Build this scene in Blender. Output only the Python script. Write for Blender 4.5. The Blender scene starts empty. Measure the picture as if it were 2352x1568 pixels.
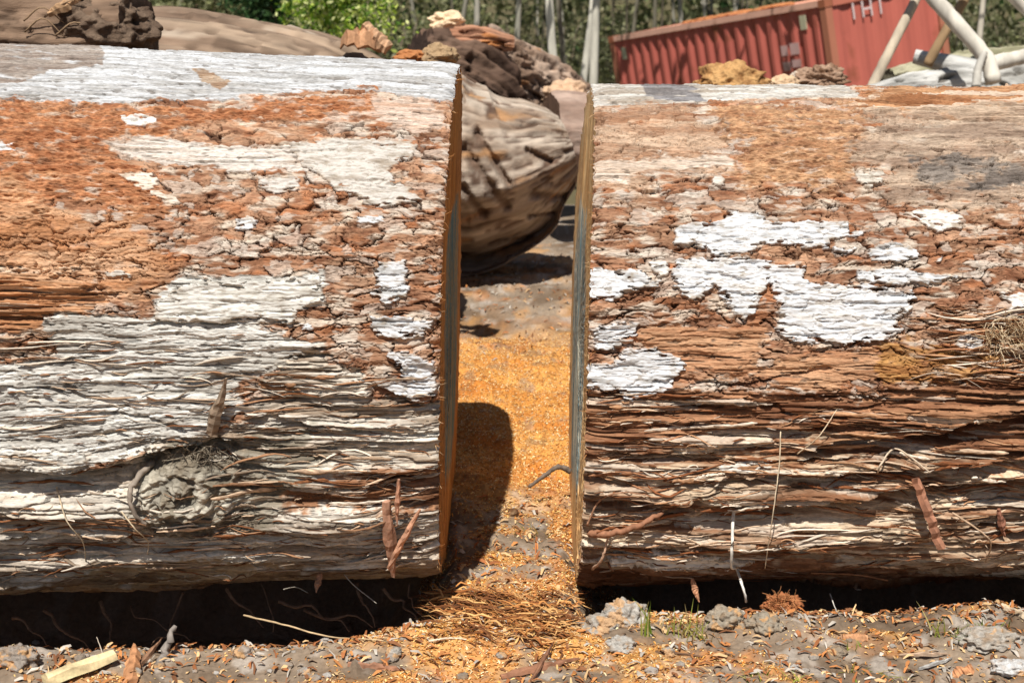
import bpy, math, random
import numpy as np
from mathutils import Vector, Matrix, noise as mnoise

# ------------------------------------------------------------------ camera, sky, sun, exposure
SC = bpy.context.scene
COL = SC.collection
CAM_H, PITCH = 1.69, math.radians(13.5)
cam_d = bpy.data.cameras.new('camera')
cam = bpy.data.objects.new('camera', cam_d)
COL.objects.link(cam)
cam.location = (0, 0, CAM_H)
cam.rotation_euler = (math.radians(90) - PITCH, 0, 0)
cam_d.sensor_width = 36
cam_d.lens = 50
cam_d.clip_end = 1000
cam_d.dof.use_dof = True
cam_d.dof.focus_distance = 3.95
cam_d.dof.aperture_fstop = 5.0
SC.camera = cam

SUN_X, SUN_Y = 0.115, 0.57            # drift of a shadow per metre of height
w = bpy.data.worlds.new('World')
SC.world = w
w.use_nodes = True
wn = w.node_tree.nodes
wn.clear()
wo = wn.new('ShaderNodeOutputWorld')
bg = wn.new('ShaderNodeBackground')
sky = wn.new('ShaderNodeTexSky')
sky.sky_type = 'NISHITA'
sky.sun_disc = False
SUN_EL = math.atan2(1, math.hypot(SUN_X, SUN_Y))
SUN_AZ = math.atan2(-SUN_X, -SUN_Y)   # clockwise from +Y
sky.sun_elevation = SUN_EL
sky.sun_rotation = SUN_AZ
bg.inputs[1].default_value = 0.05
w.node_tree.links.new(sky.outputs[0], bg.inputs[0])
w.node_tree.links.new(bg.outputs[0], wo.inputs[0])
sun_d = bpy.data.lights.new('sun', 'SUN')
sun_d.energy = 5.0
sun_d.angle = math.radians(0.5)
sun_d.color = (1.0, 0.965, 0.91)
sun = bpy.data.objects.new('sun', sun_d)
COL.objects.link(sun)
sun.rotation_euler = Vector((SUN_X, SUN_Y, -1)).to_track_quat('-Z', 'Y').to_euler()
SC.view_settings.view_transform = 'Standard'
SC.view_settings.look = 'None'
SC.view_settings.gamma = 1
SC.view_settings.exposure = 0.28
SC.cycles.max_bounces = 6
SC.cycles.diffuse_bounces = 3

# ------------------------------------------------------------------ noise and geometry helpers
F32 = np.float32


def srgb(r, g, b):
    c = np.array([r, g, b], float) / 255
    return np.where(c <= 0.04045, c / 12.92, ((c + 0.055) / 1.055) ** 2.4) * 0.88


def _hash(ix, iy, seed):
    h = ix.astype(np.uint32) * np.uint32(374761393) + iy.astype(np.uint32) * np.uint32(668265263) + np.uint32((seed * 2654435761) & 0xffffffff)
    h = (h ^ (h >> np.uint32(13))) * np.uint32(1274126177)
    h = (h ^ (h >> np.uint32(16))) * np.uint32(2246822519)
    return h ^ (h >> np.uint32(15))


_ga = np.linspace(0, 2 * np.pi, 256, endpoint=False)
_GX, _GY = np.cos(_ga).astype(F32), np.sin(_ga).astype(F32)


def perlin(x, y, seed=0):
    x = np.asarray(x, F32); y = np.asarray(y, F32)
    ix = np.floor(x).astype(np.int64); iy = np.floor(y).astype(np.int64)
    fx = (x - ix).astype(F32); fy = (y - iy).astype(F32)
    sx = fx * fx * fx * (fx * (fx * 6 - 15) + 10); sy = fy * fy * fy * (fy * (fy * 6 - 15) + 10)
    def g(a, b):
        k = _hash(ix + a, iy + b, seed) & np.uint32(255)
        return _GX[k] * (fx - a) + _GY[k] * (fy - b)
    top = g(0, 0) + sx * (g(1, 0) - g(0, 0))
    bot = g(0, 1) + sx * (g(1, 1) - g(0, 1))
    return (top + sy * (bot - top)) * F32(1.5)


def fbm(x, y, seed=0, octv=4, gain=0.5, lac=2.03):
    s = 0; a = 1.0; t = 0
    for o in range(octv):
        s = s + a * perlin(x, y, seed + o * 17)
        t += a; a *= gain; x = x * lac; y = y * lac
    return s / t * 1.4


def worley(x, y, seed=0, jit=0.8, boxy=0.6):
    x = np.asarray(x, F32); y = np.asarray(y, F32)
    iy = np.floor(y).astype(np.int64)
    f1 = np.full(x.shape, 9, F32); f2 = f1.copy()
    idh = np.zeros(x.shape, np.uint32); ddx = np.zeros(x.shape, F32); ddy = ddx.copy()
    for b in (-1, 0, 1):
        cy = iy + b
        off = (_hash(cy, cy * 0 + 77, seed + 5) & np.uint32(1023)).astype(F32) / 1023
        xs = x + off
        ix = np.floor(xs).astype(np.int64)
        for a in (-1, 0, 1):
            h = _hash(ix + a, cy, seed)
            rx = (h & np.uint32(1023)).astype(F32) / 1023 - 0.5
            ry = ((h >> np.uint32(10)) & np.uint32(1023)).astype(F32) / 1023 - 0.5
            dx = (ix + a + 0.5 + jit * rx - xs).astype(F32)
            dy = (cy + 0.5 + jit * ry - y).astype(F32)
            d = boxy * np.maximum(abs(dx), abs(dy)) + (1 - boxy) * np.sqrt(dx * dx + dy * dy)
            new = d < f1
            f2 = np.where(new, f1, np.minimum(f2, d))
            idh = np.where(new, h, idh); ddx = np.where(new, dx, ddx); ddy = np.where(new, dy, ddy)
            f1 = np.where(new, d, f1)
    r1 = ((idh >> np.uint32(4)) & np.uint32(4095)).astype(F32) / 4095
    r2 = ((idh >> np.uint32(17)) & np.uint32(4095)).astype(F32) / 4095
    return f1, f2, r1, r2, ddx, ddy


def sstep(a, b, x):
    t = np.clip((x - a) / (b - a), 0, 1)
    return t * t * (3 - 2 * t)


def sdf_poly(x, y, poly):
    """signed distance, negative inside"""
    poly = np.asarray(poly, float)
    d = np.full(x.shape, 1e9); inside = np.zeros(x.shape, bool)
    n = len(poly)
    for i in range(n):
        ax, ay = poly[i]; bx, by = poly[(i + 1) % n]
        ex, ey = bx - ax, by - ay
        t = np.clip(((x - ax) * ex + (y - ay) * ey) / (ex * ex + ey * ey + 1e-12), 0, 1)
        d = np.minimum(d, (x - ax - t * ex) ** 2 + (y - ay - t * ey) ** 2)
        c = (ay > y) != (by > y)
        inside ^= c & (x < ex * (y - ay) / (ey if abs(ey) > 1e-12 else 1e-12) + ax)
    d = np.sqrt(d)
    return np.where(inside, -d, d)


def dist_line(x, y, pts):
    """distance to a polyline and signed offset in y (positive below the line)"""
    pts = np.asarray(pts, float)
    d = np.full(x.shape, 1e9); dyb = np.zeros(x.shape)
    for i in range(len(pts) - 1):
        ax, ay = pts[i]; bx, by = pts[i + 1]
        ex, ey = bx - ax, by - ay
        t = np.clip(((x - ax) * ex + (y - ay) * ey) / (ex * ex + ey * ey), 0, 1)
        qx = x - ax - t * ex; qy = y - ay - t * ey
        q = np.hypot(qx, qy)
        m = q < d
        d = np.where(m, q, d); dyb = np.where(m, qy, dyb)
    return d, dyb


def mix(a, b, t):
    return a + (b - a) * np.asarray(t)[..., None]


def spline(pts, n, closed=False):
    P = np.asarray(pts, float)
    m = len(P)
    out = []
    segs = m if closed else m - 1
    for i in range(segs):
        if closed:
            p0, p1, p2, p3 = P[(i - 1) % m], P[i], P[(i + 1) % m], P[(i + 2) % m]
        else:
            p1, p2 = P[i], P[i + 1]
            p0 = P[i - 1] if i else 2 * p1 - p2
            p3 = P[i + 2] if i + 2 < m else 2 * p2 - p1
        t = np.linspace(0, 1, 40, endpoint=False)[:, None]
        out.append(0.5 * (2 * p1 + (p2 - p0) * t + (2 * p0 - 5 * p1 + 4 * p2 - p3) * t ** 2 + (3 * p1 - p0 - 3 * p2 + p3) * t ** 3))
    out.append(P[:1] if closed else P[-1:])
    Q = np.concatenate(out)
    s = np.concatenate([[0], np.cumsum(np.linalg.norm(np.diff(Q, axis=0), axis=1))])
    if n is None:
        return Q, s
    u = np.linspace(0, s[-1], n)
    return np.stack([np.interp(u, s, Q[:, k]) for k in range(Q.shape[1])], 1)


# photograph measure (2352 x 1568 view) -> ray / point, used to survey where things stand
FV, CX, CY = 3266.7, 1176.0, 784.0
CT, ST = math.cos(PITCH), math.sin(PITCH)


def ray(px, py):
    xc, yc = (px - CX) / FV, (CY - py) / FV
    return np.array([xc, CT + yc * ST, -ST + yc * CT])


def at(px, py, Y):
    d = ray(px, py)
    return np.array([0, 0, CAM_H]) + d * (Y / d[1])


# ------------------------------------------------------------------ object helpers
def props(o, label=None, cat=None, group=None, kind=None):
    if label: o['label'] = label
    if cat: o['category'] = cat
    if group: o['group'] = group
    if kind: o['kind'] = kind
    return o


def empty(name, loc, label, cat, group=None):
    o = bpy.data.objects.new(name, None)
    o.empty_display_size = 0.1
    o.location = [float(c) for c in loc]
    COL.objects.link(o)
    return props(o, label, cat, group)


def mk(name, V, Fc, mat, parent=None, col=None, smooth=True, origin=None, label=None, cat=None, group=None, kind=None):
    """mesh object from world-space vertices"""
    V = np.asarray(V, float).reshape(-1, 3)
    if parent is not None:
        org = np.array(parent.location)
        q = parent.parent
        while q is not None:
            org = org + np.array(q.location); q = q.parent
    elif origin is not None:
        org = np.asarray(origin, float)
    else:
        org = np.array([(V[:, 0].min() + V[:, 0].max()) / 2, (V[:, 1].min() + V[:, 1].max()) / 2, V[:, 2].min()])
    me = bpy.data.meshes.new(name)
    V = (V - org).astype(F32)
    if isinstance(Fc, np.ndarray):
        nf, k = Fc.shape
        me.vertices.add(len(V)); me.vertices.foreach_set('co', V.ravel())
        me.loops.add(nf * k); me.loops.foreach_set('vertex_index', Fc.astype(np.int32).ravel())
        me.polygons.add(nf)
        me.polygons.foreach_set('loop_start', np.arange(0, nf * k, k, dtype=np.int32))
        me.update(calc_edges=True)
    else:
        me.from_pydata(V.tolist(), [], [list(map(int, f)) for f in Fc])
        me.update()
    if smooth:
        me.polygons.foreach_set('use_smooth', np.ones(len(me.polygons), bool))
    if col is not None:
        col = np.asarray(col, float)
        if col.ndim == 1:
            col = np.broadcast_to(col, (len(V), 3))
        a = me.color_attributes.new('Col', 'FLOAT_COLOR', 'POINT')
        c4 = np.ones((len(V), 4), F32); c4[:, :3] = np.clip(col.reshape(-1, 3), 0.002, 0.92)
        a.data.foreach_set('color', c4.ravel())
    me.materials.append(mat)
    o = bpy.data.objects.new(name, me)
    COL.objects.link(o)
    if parent is not None:
        o.parent = parent
    else:
        o.location = org.tolist()
    return props(o, label, cat, group, kind)


def grid_faces(h, w_, flip=False):
    i = np.arange(h * w_).reshape(h, w_)
    a, b, c, d = i[:-1, :-1], i[:-1, 1:], i[1:, 1:], i[1:, :-1]
    q = np.stack([a, d, c, b] if flip else [a, b, c, d], -1)
    return q.reshape(-1, 4)


def submesh(V, Fq, keep, C):
    f = Fq[keep]
    ids, inv = np.unique(f.ravel(), return_inverse=True)
    return V[ids], inv.reshape(-1, 4), C[ids]


def merge(parts):
    Vs, Fs, Cs = [], [], []
    n = 0
    for V, Fc, C in parts:
        Vs.append(V); Fs += [[i + n for i in f] for f in Fc]
        Cs.append(np.broadcast_to(np.asarray(C, float), (len(V), 3))); n += len(V)
    return np.concatenate(Vs), Fs, np.concatenate(Cs)


def tube(pts, rad, n=8, rough=0.0, seed=0, flat=1.0, caps=True):
    pts = np.asarray(pts, float); rad = np.broadcast_to(np.asarray(rad, float), (len(pts),))
    rng = np.random.default_rng(seed)
    T = np.gradient(pts, axis=0); T /= np.linalg.norm(T, axis=1)[:, None] + 1e-9
    ref = np.array([0, 0, 1.0]) if abs(T[0, 2]) < 0.9 else np.array([1.0, 0, 0])
    V = []
    for p, t, r in zip(pts, T, rad):
        a = np.cross(t, ref); a /= np.linalg.norm(a); b = np.cross(a, t)
        for k in range(n):
            th = 2 * math.pi * k / n
            rr = r * (1 + rough * rng.uniform(-1, 1))
            V.append(p + rr * (math.cos(th) * a + flat * math.sin(th) * b))
    m = len(pts)
    Fc = [[i * n + k, i * n + (k + 1) % n, (i + 1) * n + (k + 1) % n, (i + 1) * n + k] for i in range(m - 1) for k in range(n)]
    if caps:
        Fc.append([k for k in range(n)][::-1]); Fc.append([(m - 1) * n + k for k in range(n)])
    return np.array(V), Fc


def shard(p0, p1, wd, th, bend=0.1, seed=0, facing=(0, -1, 0.4), taper=(0.5, 1, 0.15), n=14, jit=0.5):
    """an irregular torn sliver of wood or bark"""
    rng = np.random.default_rng(seed)
    p0 = np.asarray(p0, float); p1 = np.asarray(p1, float)
    ax = p1 - p0; L = np.linalg.norm(ax); ax = ax / L
    nrm = np.asarray(facing, float); nrm = nrm - ax * nrm.dot(ax); nrm /= np.linalg.norm(nrm)
    sd = np.cross(ax, nrm)
    V = []
    lw = rw = 1.0
    for i in range(n):
        s = i / (n - 1)
        base = np.interp(s, [0, 0.5, 1], taper)
        lw = 0.6 * lw + 0.4 * rng.uniform(1 - jit, 1 + jit); rw = 0.6 * rw + 0.4 * rng.uniform(1 - jit, 1 + jit)
        c = p0 + ax * L * s + nrm * (bend * L * 4 * s * (1 - s) + th * 0.3 * rng.uniform(-1, 1)) + sd * bend * 0.5 * L * math.sin(3 * s)
        l, r = wd / 2 * base * lw, wd / 2 * base * rw
        t = th * (0.4 + 0.6 * base)
        for (sx, nn) in ((-l, 0.0), (-l * 0.35, t * rng.uniform(0.6, 1.2)), (r * 0.4, t * rng.uniform(0.6, 1.2)), (r, 0.0), (r * 0.3, -t * 0.7), (-l * 0.4, -t * 0.7)):
            V.append(c + sd * sx + nrm * nn)
    Fc = [[i * 6 + k, i * 6 + (k + 1) % 6, (i + 1) * 6 + (k + 1) % 6, (i + 1) * 6 + k] for i in range(n - 1) for k in range(6)]
    Fc += [[5, 4, 3, 2, 1, 0], [(n - 1) * 6 + k for k in range(6)]]
    return np.array(V), Fc


def wiggle(p0, p1, n, amp, seed):
    rng = np.random.default_rng(seed)
    p0 = np.asarray(p0, float); p1 = np.asarray(p1, float)
    s = np.linspace(0, 1, n)[:, None]
    w_ = np.cumsum(rng.normal(0, 1, (n, 3)), 0); w_ -= w_[0] + (w_[-1] - w_[0]) * s
    return p0 + (p1 - p0) * s + w_ * amp


_ico = {}


def icosphere(sub):
    if sub in _ico:
        return _ico[sub]
    t = (1 + 5 ** 0.5) / 2
    V = [(-1, t, 0), (1, t, 0), (-1, -t, 0), (1, -t, 0), (0, -1, t), (0, 1, t), (0, -1, -t), (0, 1, -t), (t, 0, -1), (t, 0, 1), (-t, 0, -1), (-t, 0, 1)]
    V = [Vector(v).normalized() for v in V]
    Fc = [(0, 11, 5), (0, 5, 1), (0, 1, 7), (0, 7, 10), (0, 10, 11), (1, 5, 9), (5, 11, 4), (11, 10, 2), (10, 7, 6), (7, 1, 8), (3, 9, 4), (3, 4, 2), (3, 2, 6), (3, 6, 8), (3, 8, 9), (4, 9, 5), (2, 4, 11), (6, 2, 10), (8, 6, 7), (9, 8, 1)]
    for _ in range(sub):
        mid = {}
        def m(a, b):
            k = (min(a, b), max(a, b))
            if k not in mid:
                V.append(((V[a] + V[b]) / 2).normalized()); mid[k] = len(V) - 1
            return mid[k]
        N = []
        for a, b, c in Fc:
            x, y, z = m(a, b), m(b, c), m(c, a)
            N += [(a, x, z), (b, y, x), (c, z, y), (x, y, z)]
        Fc = N
    _ico[sub] = (np.array([tuple(v) for v in V]), Fc)
    return _ico[sub]


def lump(c, size, seed=0, sub=4, rough=0.35, scale=1.6, ridge=0.0, rot=0.0, fine=0.17):
    V, Fc = icosphere(sub)
    out = np.empty_like(V)
    off = Vector((seed * 7.13, seed * 3.7, seed * 1.9))
    for i, v in enumerate(V):
        q = Vector(v) * scale + off
        n = mnoise.fractal(q, 1.0, 2.0, 4) * rough * 0.75 + mnoise.noise(q * 3.3) * fine * 0.8 + mnoise.noise(q * 9) * fine * 0.22
        if ridge:
            n += ridge * 0.7 * (0.5 - abs(mnoise.noise(q * 1.6)) * 1.6)
        out[i] = v * (1 + n)
    out = out * np.asarray(size)
    cr, sr = math.cos(rot), math.sin(rot)
    out = np.stack([out[:, 0] * cr - out[:, 2] * sr, out[:, 1], out[:, 0] * sr + out[:, 2] * cr], 1)
    return out + np.asarray(c), Fc


def vary(n, base, amt, seed, fac=None):
    rng = np.random.default_rng(seed)
    return np.clip(np.asarray(base)[None, :] * (1 + amt * rng.uniform(-1, 1, (n, 1))) , 0, 1)


# ------------------------------------------------------------------ materials
def material(name, base=None, rough=0.85, var=0.25, scale=(30, 30, 30), bump=0.4, bdist=0.004, detail=8, spec=0.25, speck=None, transl=0.0):
    m = bpy.data.materials.new(name)
    m.use_nodes = True
    nt = m.node_tree; N = nt.nodes; Lk = nt.links
    p = N['Principled BSDF']
    p.inputs['Roughness'].default_value = rough
    p.inputs['Specular IOR Level'].default_value = spec
    tc = N.new('ShaderNodeTexCoord')
    mp = N.new('ShaderNodeMapping'); mp.inputs['Scale'].default_value = scale
    nz = N.new('ShaderNodeTexNoise'); nz.inputs['Scale'].default_value = 1.0; nz.inputs['Detail'].default_value = detail; nz.inputs['Roughness'].default_value = 0.62
    Lk.new(tc.outputs['Object'], mp.inputs[0]); Lk.new(mp.outputs[0], nz.inputs[0])
    mr = N.new('ShaderNodeMapRange')
    mr.inputs[1].default_value = 0.25; mr.inputs[2].default_value = 0.75
    mr.inputs[3].default_value = 1 - var; mr.inputs[4].default_value = 1 + var
    Lk.new(nz.outputs[0], mr.inputs[0])
    mx = N.new('ShaderNodeMix'); mx.data_type = 'RGBA'; mx.blend_type = 'MULTIPLY'; mx.inputs[0].default_value = 1
    if base is None:
        at_ = N.new('ShaderNodeAttribute'); at_.attribute_name = 'Col'
        Lk.new(at_.outputs[0], mx.inputs[6])
    else:
        mx.inputs[6].default_value = (*[float(c) for c in base], 1)
    Lk.new(mr.outputs[0], mx.inputs[7])
    outc = mx.outputs[2]
    if speck is not None:
        colr, sc_, lo, hi = speck
        n2 = N.new('ShaderNodeTexNoise'); n2.inputs['Scale'].default_value = sc_; n2.inputs['Detail'].default_value = 6
        Lk.new(tc.outputs['Object'], n2.inputs[0])
        r2 = N.new('ShaderNodeMapRange'); r2.inputs[1].default_value = lo; r2.inputs[2].default_value = hi
        Lk.new(n2.outputs[0], r2.inputs[0])
        m2 = N.new('ShaderNodeMix'); m2.data_type = 'RGBA'
        Lk.new(r2.outputs[0], m2.inputs[0]); Lk.new(outc, m2.inputs[6]); m2.inputs[7].default_value = (*[float(c) for c in colr], 1)
        outc = m2.outputs[2]
    Lk.new(outc, p.inputs['Base Color'])
    if bump:
        bp = N.new('ShaderNodeBump'); bp.inputs['Strength'].default_value = bump; bp.inputs['Distance'].default_value = bdist
        Lk.new(nz.outputs[0], bp.inputs['Height']); Lk.new(bp.outputs[0], p.inputs['Normal'])
    if transl:
        p.inputs['Subsurface Weight'].default_value = 0
        tr = N.new('ShaderNodeBsdfTranslucent'); ms = N.new('ShaderNodeMixShader'); ms.inputs[0].default_value = transl
        Lk.new(outc, tr.inputs[0]); Lk.new(p.outputs[0], ms.inputs[1]); Lk.new(tr.outputs[0], ms.inputs[2])
        Lk.new(ms.outputs[0], N['Material Output'].inputs[0])
    return m


M_BARK = material('weathered_bark', var=0.42, scale=(60, 260, 260), bump=0.9, bdist=0.004, rough=0.9, spec=0.15)
M_WHITE = material('white_bark', var=0.16, scale=(50, 220, 220), bump=0.6, bdist=0.003, rough=0.85, spec=0.2)
M_CUT = material('sawn_wood', var=0.22, scale=(60, 140, 12), bump=0.5, bdist=0.003, rough=0.8)
M_WOOD = material('loose_wood', var=0.28, scale=(70, 70, 70), bump=0.5, bdist=0.003)
M_FARBARK = material('far_bark', var=0.28, scale=(5, 22, 22), bump=0.6, bdist=0.02)
M_SOIL = material('soil_ground', var=0.28, scale=(70, 70, 70), bump=0.7, bdist=0.006)
M_CLOD = material('dry_clay', var=0.35, scale=(80, 80, 80), bump=0.9, bdist=0.010)
M_DUST = material('sawdust_flakes', var=0.15, scale=(60, 60, 60), bump=0, rough=0.9)
M_LEAF = material('leaves', var=0.25, scale=(3, 3, 3), bump=0, rough=0.6, transl=0.4)
M_TRUNK = material('pale_trunk', var=0.30, scale=(14, 14, 3), bump=0.3, bdist=0.01)
M_STEEL = material('red_painted_steel', var=0.10, scale=(2.5, 2.5, 1.2), bump=0.1, bdist=0.01, rough=0.55, spec=0.4,
                   speck=(srgb(135, 78, 48), 1.7, 0.60, 0.76))

# ------------------------------------------------------------------ terrain
_edgeX = [-3, -1.3, -1.15, -1.0, -0.85, -0.6, -0.4, -0.22, 0.2, 0.42, 0.7, 1.0, 1.25, 3]
_edgeY = [3.42, 3.43, 3.47, 3.50, 3.52, 3.53, 3.56, 3.62, 3.64, 3.70, 3.72, 3.70, 3.72, 3.72]
_depX = [-3, -1.2, -0.7, -0.42, -0.27, -0.18, 0.16, 0.27, 0.5, 1.0, 3]
_depD = [0.34, 0.34, 0.32, 0.28, 0.16, 0.03, 0.02, 0.18, 0.32, 0.34, 0.34]


def terrain(X, Y, detail=True):
    X = np.asarray(X, float); Y = np.asarray(Y, float)
    e = np.interp(X, _edgeX, _edgeY) + 0.035 * fbm(X / 0.22, Y * 0 + 3.3, 91, 3)
    D = np.interp(X, _depX, _depD)
    z = -D * sstep(0, 0.30, Y - e) * (1 - sstep(4.25, 4.75, Y))
    z = z + 0.02 * np.exp(-((Y - e + 0.10) / 0.10) ** 2)
    z = z + 0.05 * np.exp(-((X - 0.05) / 0.9) ** 2) * sstep(5.4, 6.4, Y) * (1 - sstep(6.6, 7.4, Y)) + 0.08 * sstep(6.8, 8.2, Y)
    z = z - 1.15 * sstep(11, 17, Y)
    z = z + 9.0 * sstep(48, 95, Y) * (1 + 0.3 * np.sin(X / 23)) - 0.02 * sstep(1, 4, -Y + 2)
    z = z + 0.035 * fbm(X / 0.6, Y / 0.6, 5, 3) * sstep(0.0, 3.0, Y + 1)
    if detail:
        near = (np.abs(X) < 2.2) & (Y < 9.5)
        q = fbm(X / 0.10, Y / 0.10, 21, 4)
        f1, f2, r1, r2, _, _ = worley(X / 0.055 + 0.4 * perlin(X / 0.05, Y / 0.05, 3), Y / 0.055 + 0.4 * perlin(X / 0.05, Y / 0.05, 4), 8, 0.9, 0.0)
        clod = np.clip(0.75 - f1, 0, 1) * (r1 > 0.5) * r2
        cm = sstep(-0.25, 0.35, fbm(X / 0.35, Y / 0.2, 33, 2))
        z = z + 0.022 * fbm(X / 0.22, Y / 0.3, 27, 3) * np.exp(-((X - .03) / .6) ** 4) * sstep(4.2, 4.8, Y) * (1 - sstep(8, 9, Y))
        z = z + near * (0.012 * q + 0.030 * clod * cm + 0.004 * fbm(X / 0.02, Y / 0.02, 23, 2))
    return z


def tz(x, y):
    return float(terrain(np.array([x]), np.array([y]))[0])


def ground_at(px, py):
    d = ray(px, py); o = np.array([0, 0, CAM_H])
    t = np.linspace(2.5, 14, 1200)
    P = o + d * t[:, None]
    below = P[:, 2] < terrain(P[:, 0], P[:, 1])
    i = int(np.argmax(below))
    return P[i]


def dustmask(X, Y):
    """how much sawdust covers the soil, by place"""
    n = fbm(X / 0.25, Y / 0.25, 61, 4)
    gap = np.exp(-((X - 0.03) / 0.55) ** 4)
    mound = gap * (1 - .55 * sstep(.25, .5, fbm(X / .12, Y / .16, 65, 3))) * sstep(4.45, 5.0, Y + 0.25 * n) * (1 - sstep(6.4, 7.5, Y + 0.5 * n))
    foot = gap * (1 - sstep(0.3, 0.55, abs(X))) * sstep(-0.10, 0.25, n + 0.02) * (Y < 4.6)
    back = gap * sstep(6.2, 6.8, Y) * (Y < 9.5) * sstep(-.1, .4, n + .5 * fbm(X / .12, Y / .2, 64, 3)) * 0.4
    front = sstep(-0.05, 0.45, fbm(X / 0.4 + 3, Y / 0.22, 63, 4) + 0.38 * np.exp(-((X - 0.12) / 0.55) ** 2) + 0.14 * np.exp(-((X + 0.55) / 0.35) ** 2) - 0.2) * (Y < 3.8)
    return np.clip(np.maximum(np.maximum(np.maximum(mound, back), 0.8 * foot), 0.75 * front), 0, 1)


def build_ground():
    xs = np.concatenate([[-400, -150, -60, -30], np.linspace(-15, -3.0, 24), np.linspace(-2.9, -2.1, 24), np.arange(-2.08, 2.08, 0.0062), np.linspace(2.1, 2.9, 24), np.linspace(3.0, 15, 24), [30, 60, 150, 400]])
    ys = np.concatenate([[-200, -60, -20, -8, -3, 0, 1.5], np.linspace(2.2, 3.0, 12), np.arange(3.05, 4.3, 0.0055), np.arange(4.3, 7.0, 0.016), np.linspace(7.0, 10, 60), np.linspace(10.3, 20, 40), np.linspace(21, 60, 30), [70, 80, 90, 100, 140, 300]])
    X, Y = np.meshgrid(xs, ys)
    Z = terrain(X, Y)
    s = dustmask(X, Y)
    soil = mix(srgb(152, 134, 114) + 0 * X[..., None], srgb(108, 90, 72), sstep(-0.5, 0.6, fbm(X / 0.3, Y / 0.3, 71, 4)))
    soil = mix(soil, srgb(182, 172, 160), 0.6 * sstep(0.1, 0.5, fbm(X / 0.12, Y / 0.12, 72, 3)))
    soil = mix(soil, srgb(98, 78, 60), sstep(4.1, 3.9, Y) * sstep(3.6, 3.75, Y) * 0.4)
    dust = mix(srgb(222, 160, 84) + 0 * X[..., None], srgb(204, 128, 56), sstep(-0.2, 0.5, fbm(X / 0.3, Y / 0.3, 73, 3)))
    dust = mix(dust, srgb(202, 130, 54), 0.5 * sstep(5.0, 5.6, Y) * (1 - sstep(6.2, 6.8, Y)) * sstep(-.5, .3, fbm(X / .2, Y / .3, 74, 3)))
    dust = mix(dust, srgb(140, 88, 48), .5 * sstep(.3, .5, fbm(X / .05, Y / .05, 75, 3)))
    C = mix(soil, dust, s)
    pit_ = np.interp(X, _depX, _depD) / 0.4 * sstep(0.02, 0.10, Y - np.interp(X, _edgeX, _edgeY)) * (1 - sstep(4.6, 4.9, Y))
    C = mix(C, srgb(116, 96, 78), np.clip(pit_ * 1.5, 0, .7))  # shade under the logs deepened by darker soil colour in the hollow
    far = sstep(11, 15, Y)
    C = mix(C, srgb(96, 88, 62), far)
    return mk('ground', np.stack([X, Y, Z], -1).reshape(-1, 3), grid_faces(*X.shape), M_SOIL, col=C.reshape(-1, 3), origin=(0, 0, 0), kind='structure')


build_ground()

# ------------------------------------------------------------------ the two great logs
PROF = [(4.95, -0.04), (5.25, 0.33), (5.32, 0.78), (5.12, 1.2), (4.82, 1.42), (4.45, 1.50), (4.10, 1.43), (3.86, 1.21), (3.735, 0.95),
        (3.70, 0.70), (3.705, 0.46), (3.745, 0.26), (3.815, 0.115), (3.98, 0.03), (4.25, -0.04), (4.6, -0.09)]
PC = np.array([4.5, 0.72])


class Log:
    def __init__(s, x_cut, side, dz, scale_fn, prof, yaw):
        s.side, s.x_cut, s.dz, s.scale, s.yaw = side, x_cut, dz, scale_fn, yaw
        Q, arc = spline(prof, None, closed=True)
        s.Q, s.arc, s.L = Q, arc, arc[-1]
        d = np.gradient(Q, axis=0); d /= np.linalg.norm(d, axis=1)[:, None]
        s.Nrm = np.stack([d[:, 1], -d[:, 0]], 1)
        # arc length at the crest
        s.v0 = arc[np.argmax(Q[:, 1])]

    def base(s, U, V):
        a = (V + s.v0) % s.L
        y = np.interp(a, s.arc, s.Q[:, 0]); z = np.interp(a, s.arc, s.Q[:, 1])
        ny = np.interp(a, s.arc, s.Nrm[:, 0]); nz = np.interp(a, s.arc, s.Nrm[:, 1])
        k = s.scale(U)
        y = PC[0] + (y - PC[0]) * k; z = PC[1] + (z - PC[1]) * k + s.dz
        x = U + s.lean(y, z)
        return x, y, z, ny, nz

    def lean(s, y, z):
        return 0.021 * (z - 0.7) + 0.03 * np.maximum(0, z - 1.0) + s.yaw * (y - 3.75)

    def survey(s, px, py):
        """point of the photograph -> (u, v) on this log's surface"""
        d = ray(px, py); u = s.x_cut
        vv = np.linspace(-0.25, 2.25, 700)
        for _ in range(3):
            x, y, z, _, _ = s.base(np.full(vv.shape, u), vv)
            el = np.arctan2(CAM_H - z, y)
            el = np.maximum.accumulate(el)
            v = np.interp(math.atan2(-d[2], d[1]), el, vv)
            x, y, z, _, _ = s.base(np.array([u]), np.array([v]))
            u = d[0] * y[0] / d[1] - float(s.lean(y, z)[0])
        return u, v

    def poly(s, pts):
        return np.array([s.survey(*p) for p in pts])


LEFT = Log(-0.195, -1, 0.0, lambda u: 1 + 0.07 * np.clip(-0.195 - u, 0, 1.6) / 1.3, PROF, 0.0)
PROF_R = [{(3.745, 0.26): (3.75, 0.285), (3.815, 0.115): (3.84, 0.145), (3.98, 0.03): (4.04, 0.05)}.get(q, q) for q in PROF]
RIGHT = Log(0.205, 1, -0.065, lambda u: 1 - 0.012 * np.clip(u - 0.205, 0, 1.6) / 1.3, PROF_R, 0.016)


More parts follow.
